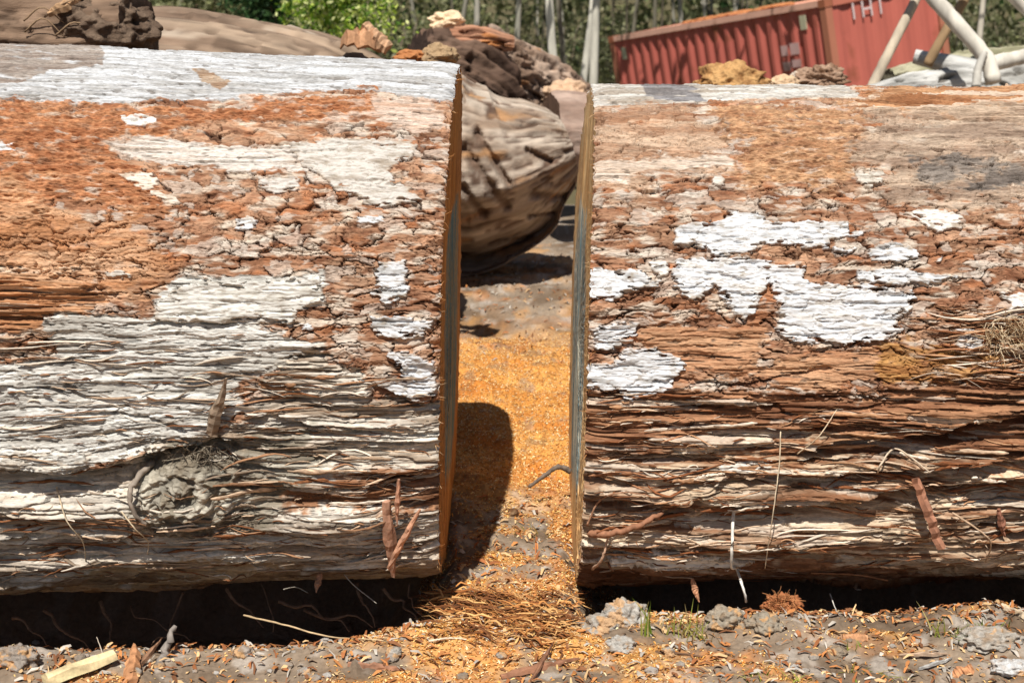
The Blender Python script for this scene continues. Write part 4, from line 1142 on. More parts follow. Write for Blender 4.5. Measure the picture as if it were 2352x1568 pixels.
GRN = [srgb(140, 168, 58), srgb(170, 176, 80), srgb(206, 192, 120)]
STR = [srgb(206, 186, 130), srgb(190, 160, 100), srgb(160, 160, 70)]
grass(1490, 1462, 16, 0.135, 0.012, 1, 'tall green grass tuft beside the grey clay clods', GRN, lean=.2)
grass(1590, 1468, 40, 0.085, 0.035, 2, 'shorter straw coloured grass tuft right of the tall green one', STR + GRN[1:], lean=.4)
grass(2240, 1452, 60, 0.04, 0.045, 3, 'low mat of green weeds before the dark gap at right', [srgb(120, 150, 50), srgb(90, 120, 40), srgb(160, 170, 80)], lean=1.1)
grass(2155, 1462, 10, 0.10, 0.015, 4, 'few thin green blades left of the weed mat', GRN, lean=.3)
grass(1960, 1492, 10, 0.04, 0.012, 5, 'tiny green sprig by the oblong orange chip', GRN, lean=.5)
grass(1785, 1560, 34, 0.035, 0.05, 6, 'sparse low green sprouts at the bottom right of centre', GRN, lean=1.0)
grass(1235, 1232, 12, 0.07, 0.03, 7, 'few dry grass blades on the soil inside the gap', STR, lean=.7)
grass(1065, 1395, 5, 0.09, 0.02, 8, 'three or so dry blades by the shadow edge in the gap', STR, lean=.4)
grass(2000, 1545, 26, 0.03, 0.06, 9, 'sparse pale grass stubble on the soil at lower right', STR + GRN[:1], lean=1.0)

# sawdust flakes and litter: nobody could count it
def flakes(n, boxes, size, seed, cols, name, label, cat, gate=None, curl=0.3, lift=0.002):
    rng_ = np.random.default_rng(seed)
    X = np.empty(0); Y = np.empty(0)
    for (x0, x1, y0, y1, fr) in boxes:
        m = int(n * fr)
        X = np.concatenate([X, rng_.uniform(x0, x1, m)]); Y = np.concatenate([Y, rng_.uniform(y0, y1, m)])
    if gate is not None:
        k = rng_.uniform(0, 1, len(X)) < gate(X, Y)
        X, Y = X[k], Y[k]
    m = len(X)
    Z = terrain(X, Y) + lift * rng_.uniform(0.2, 1.6, m)
    L = size[0] * rng_.uniform(.4, 1.5, m); W_ = size[1] * rng_.uniform(.4, 1.4, m)
    yaw = rng_.uniform(0, 6.28, m); tl = rng_.normal(0, curl, m); rl = rng_.normal(0, curl, m)
    ax = np.stack([np.cos(yaw) * np.cos(tl), np.sin(yaw) * np.cos(tl), np.sin(tl)], 1)
    sd_ = np.stack([-np.sin(yaw), np.cos(yaw), rl], 1)
    nn = np.cross(ax, sd_)
    c = np.stack([X, Y, Z], 1)
    a_, b_ = ax * L[:, None] / 2, sd_ * W_[:, None] / 2
    bow = nn * (0.18 * L)[:, None]
    V_ = np.stack([c - a_ - b_ * .6, c - b_ + bow, c + a_ * .9 - b_ * .5, c + a_ + b_ * .6, c + b_ + bow, c - a_ + b_ * .5], 1)
    base = np.arange(m)[:, None] * 6
    F_ = np.concatenate([base + np.array([[0, 1, 4, 5]]), base + np.array([[1, 2, 3, 4]])])
    cc = np.array(cols)[rng_.integers(len(cols), size=m)] * rng_.uniform(.7, 1.2, (m, 1))
    return mk(name, V_.reshape(-1, 3), F_, M_DUST, col=np.repeat(cc, 6, 0), smooth=False, origin=(0, 4, 0), label=label, cat=cat, kind='stuff')


DC = [srgb(230, 168, 88), srgb(208, 134, 60), srgb(240, 200, 128), srgb(178, 114, 50), srgb(244, 216, 168)]
flakes(90000, [(-1.5, 1.5, 3.12, 3.8, .45), (-.3, .4, 3.7, 4.6, .18), (-.35, .45, 4.4, 7.0, .37)], (0.010, 0.0036), 1, DC, 'sawdust', 'orange sawdust flakes spread through the gap and over the front bank', 'sawdust', lambda X, Y: np.clip(dustmask(X, Y) * 1.1 + .05, 0, 1))
flakes(5600, [(-1.5, 1.5, 3.12, 3.78, .40), (-1.6, -.2, 3.5, 4.0, .17), (.25, 1.6, 3.65, 4.0, .16), (-.3, .4, 3.7, 4.7, .14), (-.6, .6, 6.4, 9.0, .13)], (0.030, 0.008), 2, [srgb(196, 130, 76), srgb(160, 100, 60), srgb(214, 176, 128), srgb(130, 86, 56), srgb(190, 180, 166)], 'wood_litter', 'scattered chips and shreds of bark over the soil', 'wood litter', curl=.35, lift=.005)

# roots and sticks in the hollows under the logs
rng = np.random.default_rng(15)
for k, (x0, y0, x1, y1) in enumerate([(520, 1350, 590, 1440), (600, 1340, 640, 1450), (300, 1390, 430, 1470), (420, 1360, 330, 1480), (700, 1400, 860, 1440), (640, 1380, 780, 1450), (880, 1350, 960, 1430), (820, 1340, 900, 1440), (940, 1340, 985, 1420), (100, 1400, 210, 1500), (30, 1420, 120, 1480), (230, 1380, 260, 1480)]):
    twig_thing('hollow_twig', list(wiggle(at(x0, y0, 4.02), at(x1 + rng.uniform(-40, 40), y1, 3.90), 6, .012, 70 + k)), rng.uniform(.002, .006), 0.0016, srgb(150, 116, 86), 'brown twig lost in the dark hollow beneath the left log', 'twig', 300 + k, group='twigs in the dark hollow')

# ------------------------------------------------------------------ logs and debris behind
def noisy_log(name, path, radii, label, cols, seed, amp=0.05, n=64, m=110, squash=1.0, long_=0.25, cat='log', open_end=False, gouges=(), cracks=None, holes=0.0, group=None, round_end=False, undercut=0.0, streak=0.25):
    P = spline(path, m); s = np.linspace(0, 1, m)
    pa_ = np.asarray(path, float); cl_ = np.concatenate([[0], np.cumsum(np.linalg.norm(np.diff(pa_, axis=0), axis=1))])
    R = np.interp(s, np.interp(np.linspace(0, 1, len(radii)), np.linspace(0, 1, len(cl_)), cl_ / cl_[-1]), radii)
    T = np.gradient(P, axis=0); T /= np.linalg.norm(T, axis=1)[:, None]
    up = np.array([0, 0, 1.0])
    A = np.cross(T, up); A /= np.linalg.norm(A, axis=1)[:, None]; B = np.cross(A, T)
    ph = np.linspace(-np.pi, np.pi, n)
    Sx, Ph = np.meshgrid(s * np.linalg.norm(np.diff(P, axis=0), axis=1).sum(), ph, indexing='ij')
    q = Ph * np.mean(R)
    per = 2 * np.pi * np.mean(R)
    def pn(f):   # periodic around the trunk
        t = sstep(0.86, 1.0, (Ph + np.pi) / (2 * np.pi))
        return f(q) * (1 - t) + f(q - per) * t
    d = amp * (pn(lambda v: fbm(Sx / long_, v / 0.10, seed, 4)) + 0.5 * pn(lambda v: fbm(Sx / (long_ * 1.6), v / 0.035, seed + 3, 2)))
    tone = pn(lambda v: fbm(Sx / (long_ * 1.5), v / 0.14, seed + 5, 4)); st = pn(lambda v: fbm(Sx / 0.30, v / 0.02, seed + 6, 3))
    hol = sstep(.25, .5, pn(lambda v: fbm(Sx / 0.16, v / 0.05, seed + 8, 2))) * holes
    ck = 0 * Ph
    if cracks:
        c1, c2, ca_, cb_, _, _ = worley(Sx / cracks[0] + .5 * perlin(Sx / .2, q / .1, seed + 40), q / cracks[1] + .6 * perlin(Sx / .3, q / .12, seed + 41), seed + 42, .9, .7)
        ck = (1 - sstep(.03, .16, c2 - c1)) * sstep(-.35, .1, perlin(Sx / .3, q / .15, seed + 43))
        d = d - cracks[2] * ck + cracks[2] * .6 * (ca_ - .5)
    r = (R[:, None] + d * np.minimum(1, R[:, None] / .3) - 0.6 * amp * hol)
    if round_end:
        r = r * np.sqrt(np.clip(1 - (np.clip((s - .86) / .14, 0, 1) ** 2.2), 0.03, 1))[:, None]
    V = P[:, None, :] + r[..., None] * (np.cos(Ph)[..., None] * A[:, None, :] + squash * np.sin(Ph)[..., None] * B[:, None, :])
    for ga, gb, gw in gouges:
        ga, gb = np.asarray(ga), np.asarray(gb); e_ = gb - ga
        t_ = np.clip(((V[..., 0] - ga[0]) * e_[0] + (V[..., 2] - ga[2]) * e_[2]) / (e_[0] ** 2 + e_[2] ** 2), 0, 1)
        dd = np.hypot(V[..., 0] - ga[0] - t_ * e_[0], V[..., 2] - ga[2] - t_ * e_[2]) + .08 * gw * fbm(Sx / .08, q / .03, seed + 30, 2)
        k_ = np.exp(-(dd / gw) ** 4) * (np.cos(Ph) * A[:, None, 1] < 0)
        V[..., 1] += .045 * k_
        hol = np.maximum(hol, .85 * k_)
    V[..., 1] += undercut * R[:, None] * np.clip(-np.sin(Ph) - .05, 0, 1) * (np.cos(Ph) * A[:, None, 1] < 0)
    C = mix(cols[0] + 0 * V, cols[1], sstep(-.4, .5, tone))
    C = mix(C, cols[2], np.maximum(hol * .9, ck * .7)) * (1 + streak * st)[..., None]
    if len(cols) > 3:
        C = mix(C, cols[3], sstep(.35, .6, pn(lambda v: fbm(Sx / .35, v / .12, seed + 12, 3))))
    low = P[0].copy(); low[2] = V[..., 2].min()
    root = empty(name, P.mean(0) * [1, 1, 0] + [0, 0, V[..., 2].min()], label, cat, group)
    mk('bark', V.reshape(-1, 3), grid_faces(m, n), M_FARBARK, root, C.reshape(-1, 3))
    for e, flip in ((0, True), (m - 1, False)):
        if e == m - 1 and round_end:
            continue
        K = 8
        rim = V[e]
        cen = P[e]
        if e == 0 and open_end:
            t_ = np.array([0, .12, .25, .3, .3, .3, .3, .3]); dep = np.array([0, -.01, .0, .05, .15, .3, .5, .7])
            X = np.stack([rim * (1 - a) + cen * a + T[e] * b_ for a, b_ in zip(t_, dep)])
        else:
            X = np.stack([rim * (1 - a) + cen * a for a in np.linspace(0, 1, K)])
            X = X + T[e] * (0.3 * amp * fbm(X[..., 0] / .05, X[..., 2] / .05, seed + 9, 3))[..., None] * np.linspace(0, 1, K)[:, None, None] ** .5
        X = np.concatenate([X, X[-1:] * 0 + cen + (T[e] * .7 if open_end and e == 0 else 0)])
        cc = np.broadcast_to(cols[2] * 1.1, X.shape)
        mk('hollow' if (open_end and e == 0) else 'end_face', X.reshape(-1, 3), grid_faces(len(X), n, flip=flip == (e == 0)), M_FARBARK, root, cc.reshape(-1, 3))
    return root


g0 = tz(0, 8.4)
noisy_log('fallen_log', [(-3.2, 8.9, .70), (-1.5, 8.3, .70), (-.55, 8.28, .69), (-.25, 8.28, .68), (-.02, 8.29, .72), (.17, 8.31, .79), (.315, 8.34, .835)], [.62, .61, .60, .59, .50, .36, .22],
          'pitted grey fallen log seen through the gap, tapering to a rounded end', [srgb(190, 174, 156), srgb(146, 124, 104), srgb(88, 62, 46), srgb(176, 134, 94)], 500, 0.024, 160, 420, holes=1.0, undercut=1.1, long_=.4, cracks=(.50, .08, .016), streak=.4,
          gouges=[(at(1062, 335, 7.8), at(1165, 485, 7.75), .026), (at(1095, 310, 7.8), at(1168, 425, 7.75), .020), (at(1060, 420, 7.8), at(1112, 505, 7.75), .022), (at(1210, 345, 7.9), at(1265, 375, 7.9), .016), (at(1225, 450, 7.9), at(1300, 475, 7.9), .024), (at(1215, 510, 7.9), at(1280, 520, 7.9), .014)])
noisy_log('fallen_log', [(-3.4, 7.0, .82), (-2.2, 6.95, .86), (-1.6, 6.9, .87), (-1.1, 6.85, .80), (-.80, 6.8, .72), (-.56, 6.77, .66)], [.78, .78, .77, .76, .72, .66],
          'long smooth brown log arching behind the white crest of the left log', [srgb(160, 138, 116), srgb(122, 100, 82), srgb(84, 66, 52), srgb(178, 160, 140)], 520, 0.026, 200, 300, long_=.7, streak=.5, holes=.6, cracks=(.8, .05, .012))
# muddy log end lying on the left log's back
R_ = noisy_log('muddy_log', [(-3.2, 5.75, 1.60), (-2.4, 5.72, 1.58), (-1.9, 5.70, 1.56), (-1.62, 5.68, 1.55), (-1.45, 5.66, 1.56)], [.26, .25, .22, .21, .20],
               'dark muddy log lying behind the left log at the top left corner', [srgb(148, 122, 100), srgb(112, 90, 72), srgb(84, 66, 52)], 530, .03, 120, 160, long_=.3, cracks=(.2, .04, .012))
V, Fc = lump(at(235, 62, 5.62), (.19, .16, .135), 17, 5, .40, 1.5, .15)
n_ = np.array([mnoise.fractal(Vector(v * 14), 1, 2, 3) for v in V])
mk('mud_clump', V, Fc, M_CLOD, R_, mix(np.broadcast_to(srgb(122, 102, 84), V.shape), srgb(84, 66, 52), np.clip(n_ + .4, 0, 1)))
for k in range(4):
    px = rng.uniform(20, 160); py = rng.uniform(20, 100)
    p = at(px, py, 5.47)
    mk('rootlet', *tube(spline([p, p + [.08, -.02, .05], p + [.15, .0, .02 + rng.uniform(-.05, .08)]], 10), np.linspace(.004, .002, 10), 6, .2, k), M_WOOD, R_, srgb(150, 124, 96))
shard_thing('orange_scrap', at(110, 34, 5.45), at(190, -6, 5.5), .05, .02, srgb(196, 150, 98), 'orange bark scrap on top of the muddy log at top left', 'bark piece', 541, .06)

noisy_log('fallen_log', [at(-150, 10, 7.9), at(60, 2, 7.8), at(200, 30, 7.7)], [.16, .16, .12], 'slim grey log resting above the muddy log at the top left edge', [srgb(176, 150, 132), srgb(150, 124, 106), srgb(100, 80, 66)], 535, .02, 48, 60)
# scraps on the brown log
shard_thing('bark_slab', at(785, 92, 6.6), at(888, 108, 6.6), .12, .05, srgb(190, 134, 84), 'curled orange bark slab perched on the brown log before the bright shrub', 'bark piece', 542, .10, (0, -.5, 1), (.7, 1, .8))
shard_thing('bark_slab', at(838, 58, 6.6), at(892, 112, 6.55), .07, .03, srgb(206, 156, 108), 'upright tan bark slab leaning at the right of the curled one', 'bark piece', 543, .05, (.2, -1, .3), (.8, 1, .9))
V, Fc = lump(at(1010, 128, 6.4), (.075, .06, .05), 23, 3, .5, 1.3, .2, fine=.10)
mk('bark_lump', V, Fc, M_WOOD, col=srgb(166, 138, 104), smooth=False, label='knobbly tan bark lump just behind the corner of the left log crest', cat='bark lump')
V, Fc = lump(at(945, 132, 6.4), (.07, .05, .03), 29, 3, .5, 1.3, .2, fine=.10)
mk('bark_lump', V, Fc, M_WOOD, col=srgb(176, 116, 70), smooth=False, label='small orange bark lump left of the knobbly one', cat='bark lump')
twig_thing('broken_branch', [at(900, 150, 6.6), at(960, 135, 6.5), at(1030, 128, 6.5)], .03, .02, srgb(140, 104, 76), 'dark broken branch lying below the two bark lumps', 'branch', 544)

# hollow log with slab above
HB = [srgb(182, 158, 138), srgb(142, 116, 96), srgb(70, 52, 42), srgb(186, 138, 98)]
noisy_log('hollow_log', [at(1085, 165, 10.2), at(1180, 190, 10.5), at(1270, 240, 10.7), at(1350, 300, 10.9), at(1480, 400, 11.1)], [.30, .30, .28, .27, .26],
          'hollow grey brown log sloping down to the right behind the gap', HB, 550, .05, 140, 200, open_end=True, holes=1.0, streak=.4, cracks=(.25, .06, .02))
noisy_log('broken_log', [at(962, 108, 10.0), at(1040, 92, 9.9), at(1110, 92, 9.9), at(1175, 100, 9.95)], [.10, .13, .13, .08],
          'short split brown log lying across the mouth of the hollow log', [srgb(178, 132, 104), srgb(150, 104, 78), srgb(96, 62, 44), srgb(200, 132, 78)], 560, .06, 110, 130, squash=.7, holes=1.0, streak=.4)
V, Fc = lump(at(1028, 50, 9.95), (.11, .08, .065), 37, 3, .5, 1.3, .3, fine=.10)
mk('split_wood', V, Fc, M_WOOD, col=srgb(238, 208, 170), smooth=False, label='pale freshly split wood chunk on top of the short split log', cat='wood chunk')
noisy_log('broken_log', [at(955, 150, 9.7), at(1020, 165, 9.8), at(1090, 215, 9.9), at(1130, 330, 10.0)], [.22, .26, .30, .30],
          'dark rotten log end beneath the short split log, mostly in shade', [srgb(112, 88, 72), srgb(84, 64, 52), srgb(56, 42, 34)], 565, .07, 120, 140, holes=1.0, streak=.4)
V, Fc = lump(at(1300, 222, 10.0), (.16, .12, .10), 39, 4, .4, 1.8, .3)
mk('pale_rubble', V, Fc, M_WOOD, col=srgb(206, 172, 140), label='pale brown rubble lump on the lower end of the hollow log', cat='rubble')
noisy_log('fallen_log', [(.25, 9.6, .82), (.6, 9.7, .80), (1.6, 10.0, .78)], [.26, .27, .27], 'grey log end glimpsed at the right edge of the gap', [srgb(176, 152, 136), srgb(150, 124, 108), srgb(100, 76, 60)], 570, .03)

# earth heap behind the right log
def heap(cx, cy, rx, ry, h, seed, label, col, name='earth_heap'):
    xs = np.linspace(-1.25, 1.25, 90); X, Y = np.meshgrid(xs * rx + cx, xs * ry + cy)
    r = np.hypot((X - cx) / rx, (Y - cy) / ry)
    Z = terrain(X, Y, False) - .05 + h * np.clip(1 - r ** 2, 0, 1) ** .8 * (1 + .15 * fbm(X / .4, Y / .4, seed, 4)) - .3 * np.clip(r - 1, 0, 1)
    C = mix(col + 0 * X[..., None], col * .7, sstep(-.3, .4, fbm(X / .2, Y / .2, seed + 3, 4)))
    return mk(name, np.stack([X, Y, Z], -1).reshape(-1, 3), grid_faces(*X.shape), M_CLOD, col=C.reshape(-1, 3), label=label, cat='earth heap', kind='thing')


heap(1.75, 7.9, 1.2, .85, 1.15, 601, 'brown earth heap hidden behind the crest of the right log', srgb(168, 134, 100))
V, Fc = lump(at(1675, 196, 7.4), (.165, .11, .10), 47, 5, .45, 1.5, .2, fine=.10)
n_ = np.array([mnoise.fractal(Vector(v * 16), 1, 2, 3) for v in V])
mk('clay_mound', V, Fc, M_CLOD, col=mix(np.broadcast_to(srgb(200, 156, 102), V.shape), srgb(140, 96, 54), np.clip(n_ + .3, 0, 1)), label='lumpy orange clay mound on the right log skyline before the container', cat='clay mound')
V, Fc = lump(at(1885, 186, 7.6), (.13, .10, .075), 51, 5, .4, 1.8, .35)
n_ = np.array([mnoise.fractal(Vector(v * 16), 1, 2, 3) for v in V])
mk('stump_root', V, Fc, M_CLOD, col=mix(np.broadcast_to(srgb(172, 142, 118), V.shape), srgb(110, 78, 54), np.clip(n_ + .3, 0, 1)), label='brown grey root lump on the skyline right of the clay mound', cat='root')
V, Fc = lump(at(1800, 196, 7.5), (.08, .06, .05), 53, 4, .3, 1.6, .2)
mk('pale_rubble', V, Fc, M_CLOD, col=srgb(214, 182, 146), label='pale rubble lump between the clay mound and the brown root', cat='rubble')
V, Fc = lump(at(1828, 178, 7.62), (.03, .03, .03), 54, 3, .3, 1.6, .2)
mk('pale_rubble', V, Fc, M_CLOD, col=srgb(206, 190, 170), label='tiny pale rubble bit just left of the brown root lump', cat='rubble')

# bleached dead timber at right
BL = [srgb(200, 198, 192), srgb(150, 148, 142), srgb(104, 98, 90)]
noisy_log('bleached_log', [at(1990, 215, 9.4), at(2110, 200, 9.6), at(2260, 196, 9.8), at(2480, 176, 10.0)], [.05, .10, .14, .15], 'bleached grey log lying behind the right end of the right log', BL, 610, .06, 90, 160, holes=1.0)
noisy_log('bleached_log', [at(2040, 190, 10.4), at(2200, 168, 10.6), at(2420, 150, 10.8)], [.10, .15, .16], 'second bleached log with a mossy top behind the first', [srgb(180, 174, 146), srgb(138, 134, 104), srgb(100, 94, 76)], 612, .06, 90, 160, holes=1.0)
noisy_log('bleached_log', [at(2100, 130, 10.2), at(2200, 152, 10.1), at(2290, 170, 10.0)], [.05, .07, .07], 'short bleached log slanting under the thick pole', BL, 615, .02, 40, 50)
def pole(pts, r0, r1, col, label, seed):
    V, Fc = tube(spline(pts, 30), np.linspace(r0, r1, 30), 12, .08, seed)
    nz_ = np.array([mnoise.noise(Vector(v * 9)) for v in V])
    return mk('dead_pole', V, Fc, M_TRUNK, col=mix(np.broadcast_to(col, V.shape), col * .72, np.clip(nz_ + .2, 0, 1)), label=label, cat='pole')


POLEC = srgb(226, 218, 202)
pole([at(1998, 208, 9.5), at(2060, 85, 9.6), at(2108, -10, 9.7), at(2170, -140, 9.8)], .034, .030, srgb(206, 190, 166), 'slim bleached pole leaning right across the container end', 1)
pole([at(2282, 190, 9.3), at(2268, 140, 9.35), at(2220, 80, 9.4), at(2130, -20, 9.5), at(2000, -160, 9.6)], .050, .048, POLEC, 'thick white pole leaning left with a bent foot', 2)
pole([at(2130, 150, 10.0), at(2165, 85, 10.0), at(2215, 0, 10.05), at(2290, -130, 10.1)], .034, .030, srgb(170, 140, 104), 'brownish pole crossing behind the thick white one', 3)
pole([at(2480, 150, 9.7), at(2400, 60, 9.7), at(2320, -20, 9.75), at(2190, -150, 9.8)], .052, .048, POLEC, 'thick white pole at the top right corner', 4)
pole([at(2270, 150, 9.35), at(2330, 135, 9.5), at(2480, 108, 9.7)], .052, .046, POLEC, 'white pole lying nearly level at the right edge', 5)
pole([at(2242, 200, 9.2), at(2246, 160, 9.25), at(2262, 120, 9.3)], .03, .02, srgb(196, 190, 178), 'short pale stub at the foot of the thick white pole', 6)

# ------------------------------------------------------------------ shipping container
def container():
    o = empty('shipping_container', (1.8112, 27.351, 1.0037), 'rust red ribbed shipping container tilted with its right end raised', 'container')
    o.rotation_euler = (math.radians(8.406), math.radians(-6.527), math.radians(-61.243))
    Mx = Matrix.LocRotScale(o.location, o.rotation_euler, None)
    M3 = np.array(Mx.to_3x3())
    RED, RUST = srgb(192, 102, 88), srgb(184, 118, 92)
    L, W_, Hh = 6.06, 2.44, 2.59
    def add(name, V, Fc, col, parent=o, smooth=False):
        me = bpy.data.meshes.new(name); me.from_pydata(np.asarray(V).tolist(), [], [list(f) for f in Fc]); me.update()
        a_ = me.color_attributes.new('Col', 'FLOAT_COLOR', 'POINT'); c4 = np.ones((len(V), 4), F32); c4[:, :3] = np.clip(col, 0, .9); a_.data.foreach_set('color', c4.ravel())
        me.materials.append(M_STEEL)
        ob = bpy.data.objects.new(name, me); COL.objects.link(ob); ob.parent = parent
        return ob
    def box(x0, x1, y0, y1, z0, z1):
        V = [(x, y, z) for x in (x0, x1) for y in (y0, y1) for z in (z0, z1)]
        return V, [(0, 1, 3, 2), (4, 6, 7, 5), (0, 4, 5, 1), (2, 3, 7, 6), (0, 2, 6, 4), (1, 5, 7, 3)]
    def corr(a0, a1, z0, z1, fn, pitch, dep):
        xs = []; k = a0; i = 0
        prof = [(0, 0), (.26, 0), (.5, 1), (.76, 1)]
        while k < a1 - pitch * .2:
            for f_, d_ in prof:
                if k + f_ * pitch < a1: xs.append((k + f_ * pitch, d_ * dep))
            k += pitch
        xs.append((a1, 0))
        V = []
        for x, d_ in xs:
            V += [fn(x, d_, z0), fn(x, d_, z1)]
        return V, [(2 * i, 2 * i + 2, 2 * i + 3, 2 * i + 1) for i in range(len(xs) - 1)]
    pt = .145
    add('side_panel', *corr(pt, L - pt, -Hh + .16, -.10, lambda x, d_, z: (x, .025 + d_, z), .279, .045), RED)
    add('side_panel', *corr(pt, L - pt, -Hh + .16, -.10, lambda x, d_, z: (L - x, W_ - .025 - d_, z), .279, .045), RED)
    add('end_panel', *corr(.15, W_ - .15, -Hh + .16, -.12, lambda x, d_, z: (L - .035 - d_, x, z), .44, .025), srgb(196, 106, 90))
    add('end_panel', *corr(.15, W_ - .15, -Hh + .16, -.12, lambda x, d_, z: (.035 + d_, W_ - x, z), .25, .045), RED)
    V, Fc = corr(.10, L - .10, .06, W_ - .06, lambda x, d_, z: (x, z, -.01 - d_), .21, .02)
    add('roof', V, Fc, srgb(236, 168, 140))
    for y in (0, W_ - .07):
        add('top_rail', *box(.162, L - .162, y, y + .07, -.098, 0), srgb(244, 190, 166))
        add('bottom_rail', *box(.162, L - .162, y, y + .07, -Hh, -Hh + .158), RED)
    for x in (0, L - .07):
        add('end_rail', *box(x, x + .07, .162, W_ - .162, -.12, -.004), srgb(200, 118, 96))
        add('end_rail', *box(x, x + .07, .162, W_ - .162, -Hh, -Hh + .155), RED)
    for x in (0, L - .14):
        for y in (0, W_ - .14):
            add('corner_post', *box(x + .004, x + .136, y + .004, y + .136, -Hh + .118, -.118), RUST)
            for z in (-Hh, -.118):
                c = add('corner_casting', *box(x - .006, x + .146, y - .006, y + .146, z, z + .124), srgb(170, 104, 76))
    for dx, dz_ in ((.35, -.33), (5.43, -.28)):
        add('vent_cover', *box(dx, dx + .14, .008, .024, dz_ - .12, dz_ + .10), srgb(196, 190, 160))
    # rust scabs on the roof edge
    for i, x in enumerate((2.2, 2.9, 3.3, 4.2)):
        V, Fc = lump((x, .55, .0), (.35, .35, .05), 700 + i, 3, .4, 1.5)
        add('roof_dirt', V, Fc, srgb(196, 128, 80))
    # lettering
    WH = srgb(226, 206, 202)
    mw = material('stencil_white', base=WH * .9, var=.12, bump=0)
    def text(body, size, mat_loc, ex):
        cu = bpy.data.curves.new('lettering', 'FONT'); cu.body = body; cu.size = size; cu.extrude = .001; cu.align_x = 'LEFT'
        tmp = bpy.data.objects.new('lettering', cu); COL.objects.link(tmp)
        me = bpy.data.meshes.new_from_object(tmp.evaluated_get(bpy.context.evaluated_depsgraph_get()))
        bpy.data.objects.remove(tmp)
        ob = bpy.data.objects.new('lettering', me); COL.objects.link(ob); ob.parent = o
        ob.location = mat_loc; ob.rotation_euler = ex; me.materials.clear(); me.materials.append(mw)
        return ob
    text('I H I', .36, (L + .002, .50, -.38), (math.radians(90), 0, math.radians(90)))
    # faint blocks of unreadable stencilled lines on the side
    for x0, ww, z0, hh in ((4.88, .16, -.60, .16), (5.10, .22, -.58, .18), (4.88, .18, -.86, .14), (5.10, .22, -.84, .12), (4.90, .16, -1.12, .18), (5.12, .2, -1.1, .12)):
        add('stencil_block', *box(x0, x0 + ww, .019, .022, z0 - hh, z0), srgb(216, 176, 170))


container()

# ------------------------------------------------------------------ forest
def leaf_cloud(c, rad, n, size, seed, cols, clumps=14, squash=1.0):
    rng_ = np.random.default_rng(seed)
    cc = rng_.normal(0, .5, (clumps, 3)); cc /= np.maximum(1, np.linalg.norm(cc, axis=1))[:, None]
    cr = rng_.uniform(.18, .42, clumps)
    k = rng_.integers(clumps, size=n)
    p = cc[k] + rng_.normal(0, 1, (n, 3)) * cr[k][:, None] * .6
    P = np.asarray(c) + p * np.asarray(rad)
    ax = rng_.normal(0, 1, (n, 3)); ax[:, 2] -= .5; ax /= np.linalg.norm(ax, axis=1)[:, None]
    sd_ = np.cross(ax, rng_.normal(0, 1, (n, 3))); sd_ /= np.linalg.norm(sd_, axis=1)[:, None]
    s = size * rng_.uniform(.6, 1.4, (n, 1))
    V = np.stack([P, P + ax * s * .5 + sd_ * s * .22, P + ax * s, P + ax * s * .5 - sd_ * s * .22], 1)
    tone = rng_.uniform(.75, 1.25, (clumps, 1))[k]
    C = np.array(cols)[rng_.integers(len(cols), size=n)] * tone
    return V.reshape(-1, 3), (np.arange(n)[:, None] * 4 + np.arange(4)), np.repeat(C, 4, 0)


OLIVE = [srgb(146, 148, 100), srgb(122, 126, 86), srgb(166, 166, 124), srgb(100, 106, 74), srgb(176, 172, 138)]
DARKG = [srgb(66, 96, 54), srgb(52, 78, 46), srgb(84, 116, 66)]
BRIGHT = [srgb(170, 196, 70), srgb(204, 216, 112), srgb(110, 146, 44), srgb(226, 230, 160), srgb(84, 118, 40)]


def shrub(px, pyc, Y, rad, n, size, seed, cols, label, group=None, name='shrub'):
    c = at(px, pyc, Y); g = tz(c[0], c[1])
    root = empty(name, (c[0], c[1], g), label, 'shrub', group)
    V, Fc, C = leaf_cloud(c, rad, n, size, seed, cols)
    mk('foliage', V, Fc, M_LEAF, root, C, smooth=False)
    rng_ = np.random.default_rng(seed); parts_ = []
    for k in range(5):
        e = c + rng_.normal(0, .45, 3) * np.asarray(rad)
        parts_.append((*tube(wiggle((c[0] + rng_.normal(0, .05), c[1], g - .05), e, 10, .03, seed + k), np.linspace(.03, .008, 10), 6), srgb(110, 92, 70)))
    V, Fc, C = merge(parts_)
    mk('stems', V, Fc, M_TRUNK, root, C)


shrub(785, 10, 13.0, (.42, .40, .62), 5200, .055, 1, BRIGHT, 'bright yellow green leafy shrub above the brown log')
shrub(610, 30, 17.0, (.55, .5, .75), 4200, .08, 2, DARKG, 'darker green shrub left of the bright one')
shrub(470, 20, 21.0, (.8, .6, .9), 3500, .10, 3, OLIVE[:4], 'dull olive shrub behind the arch of the brown log')


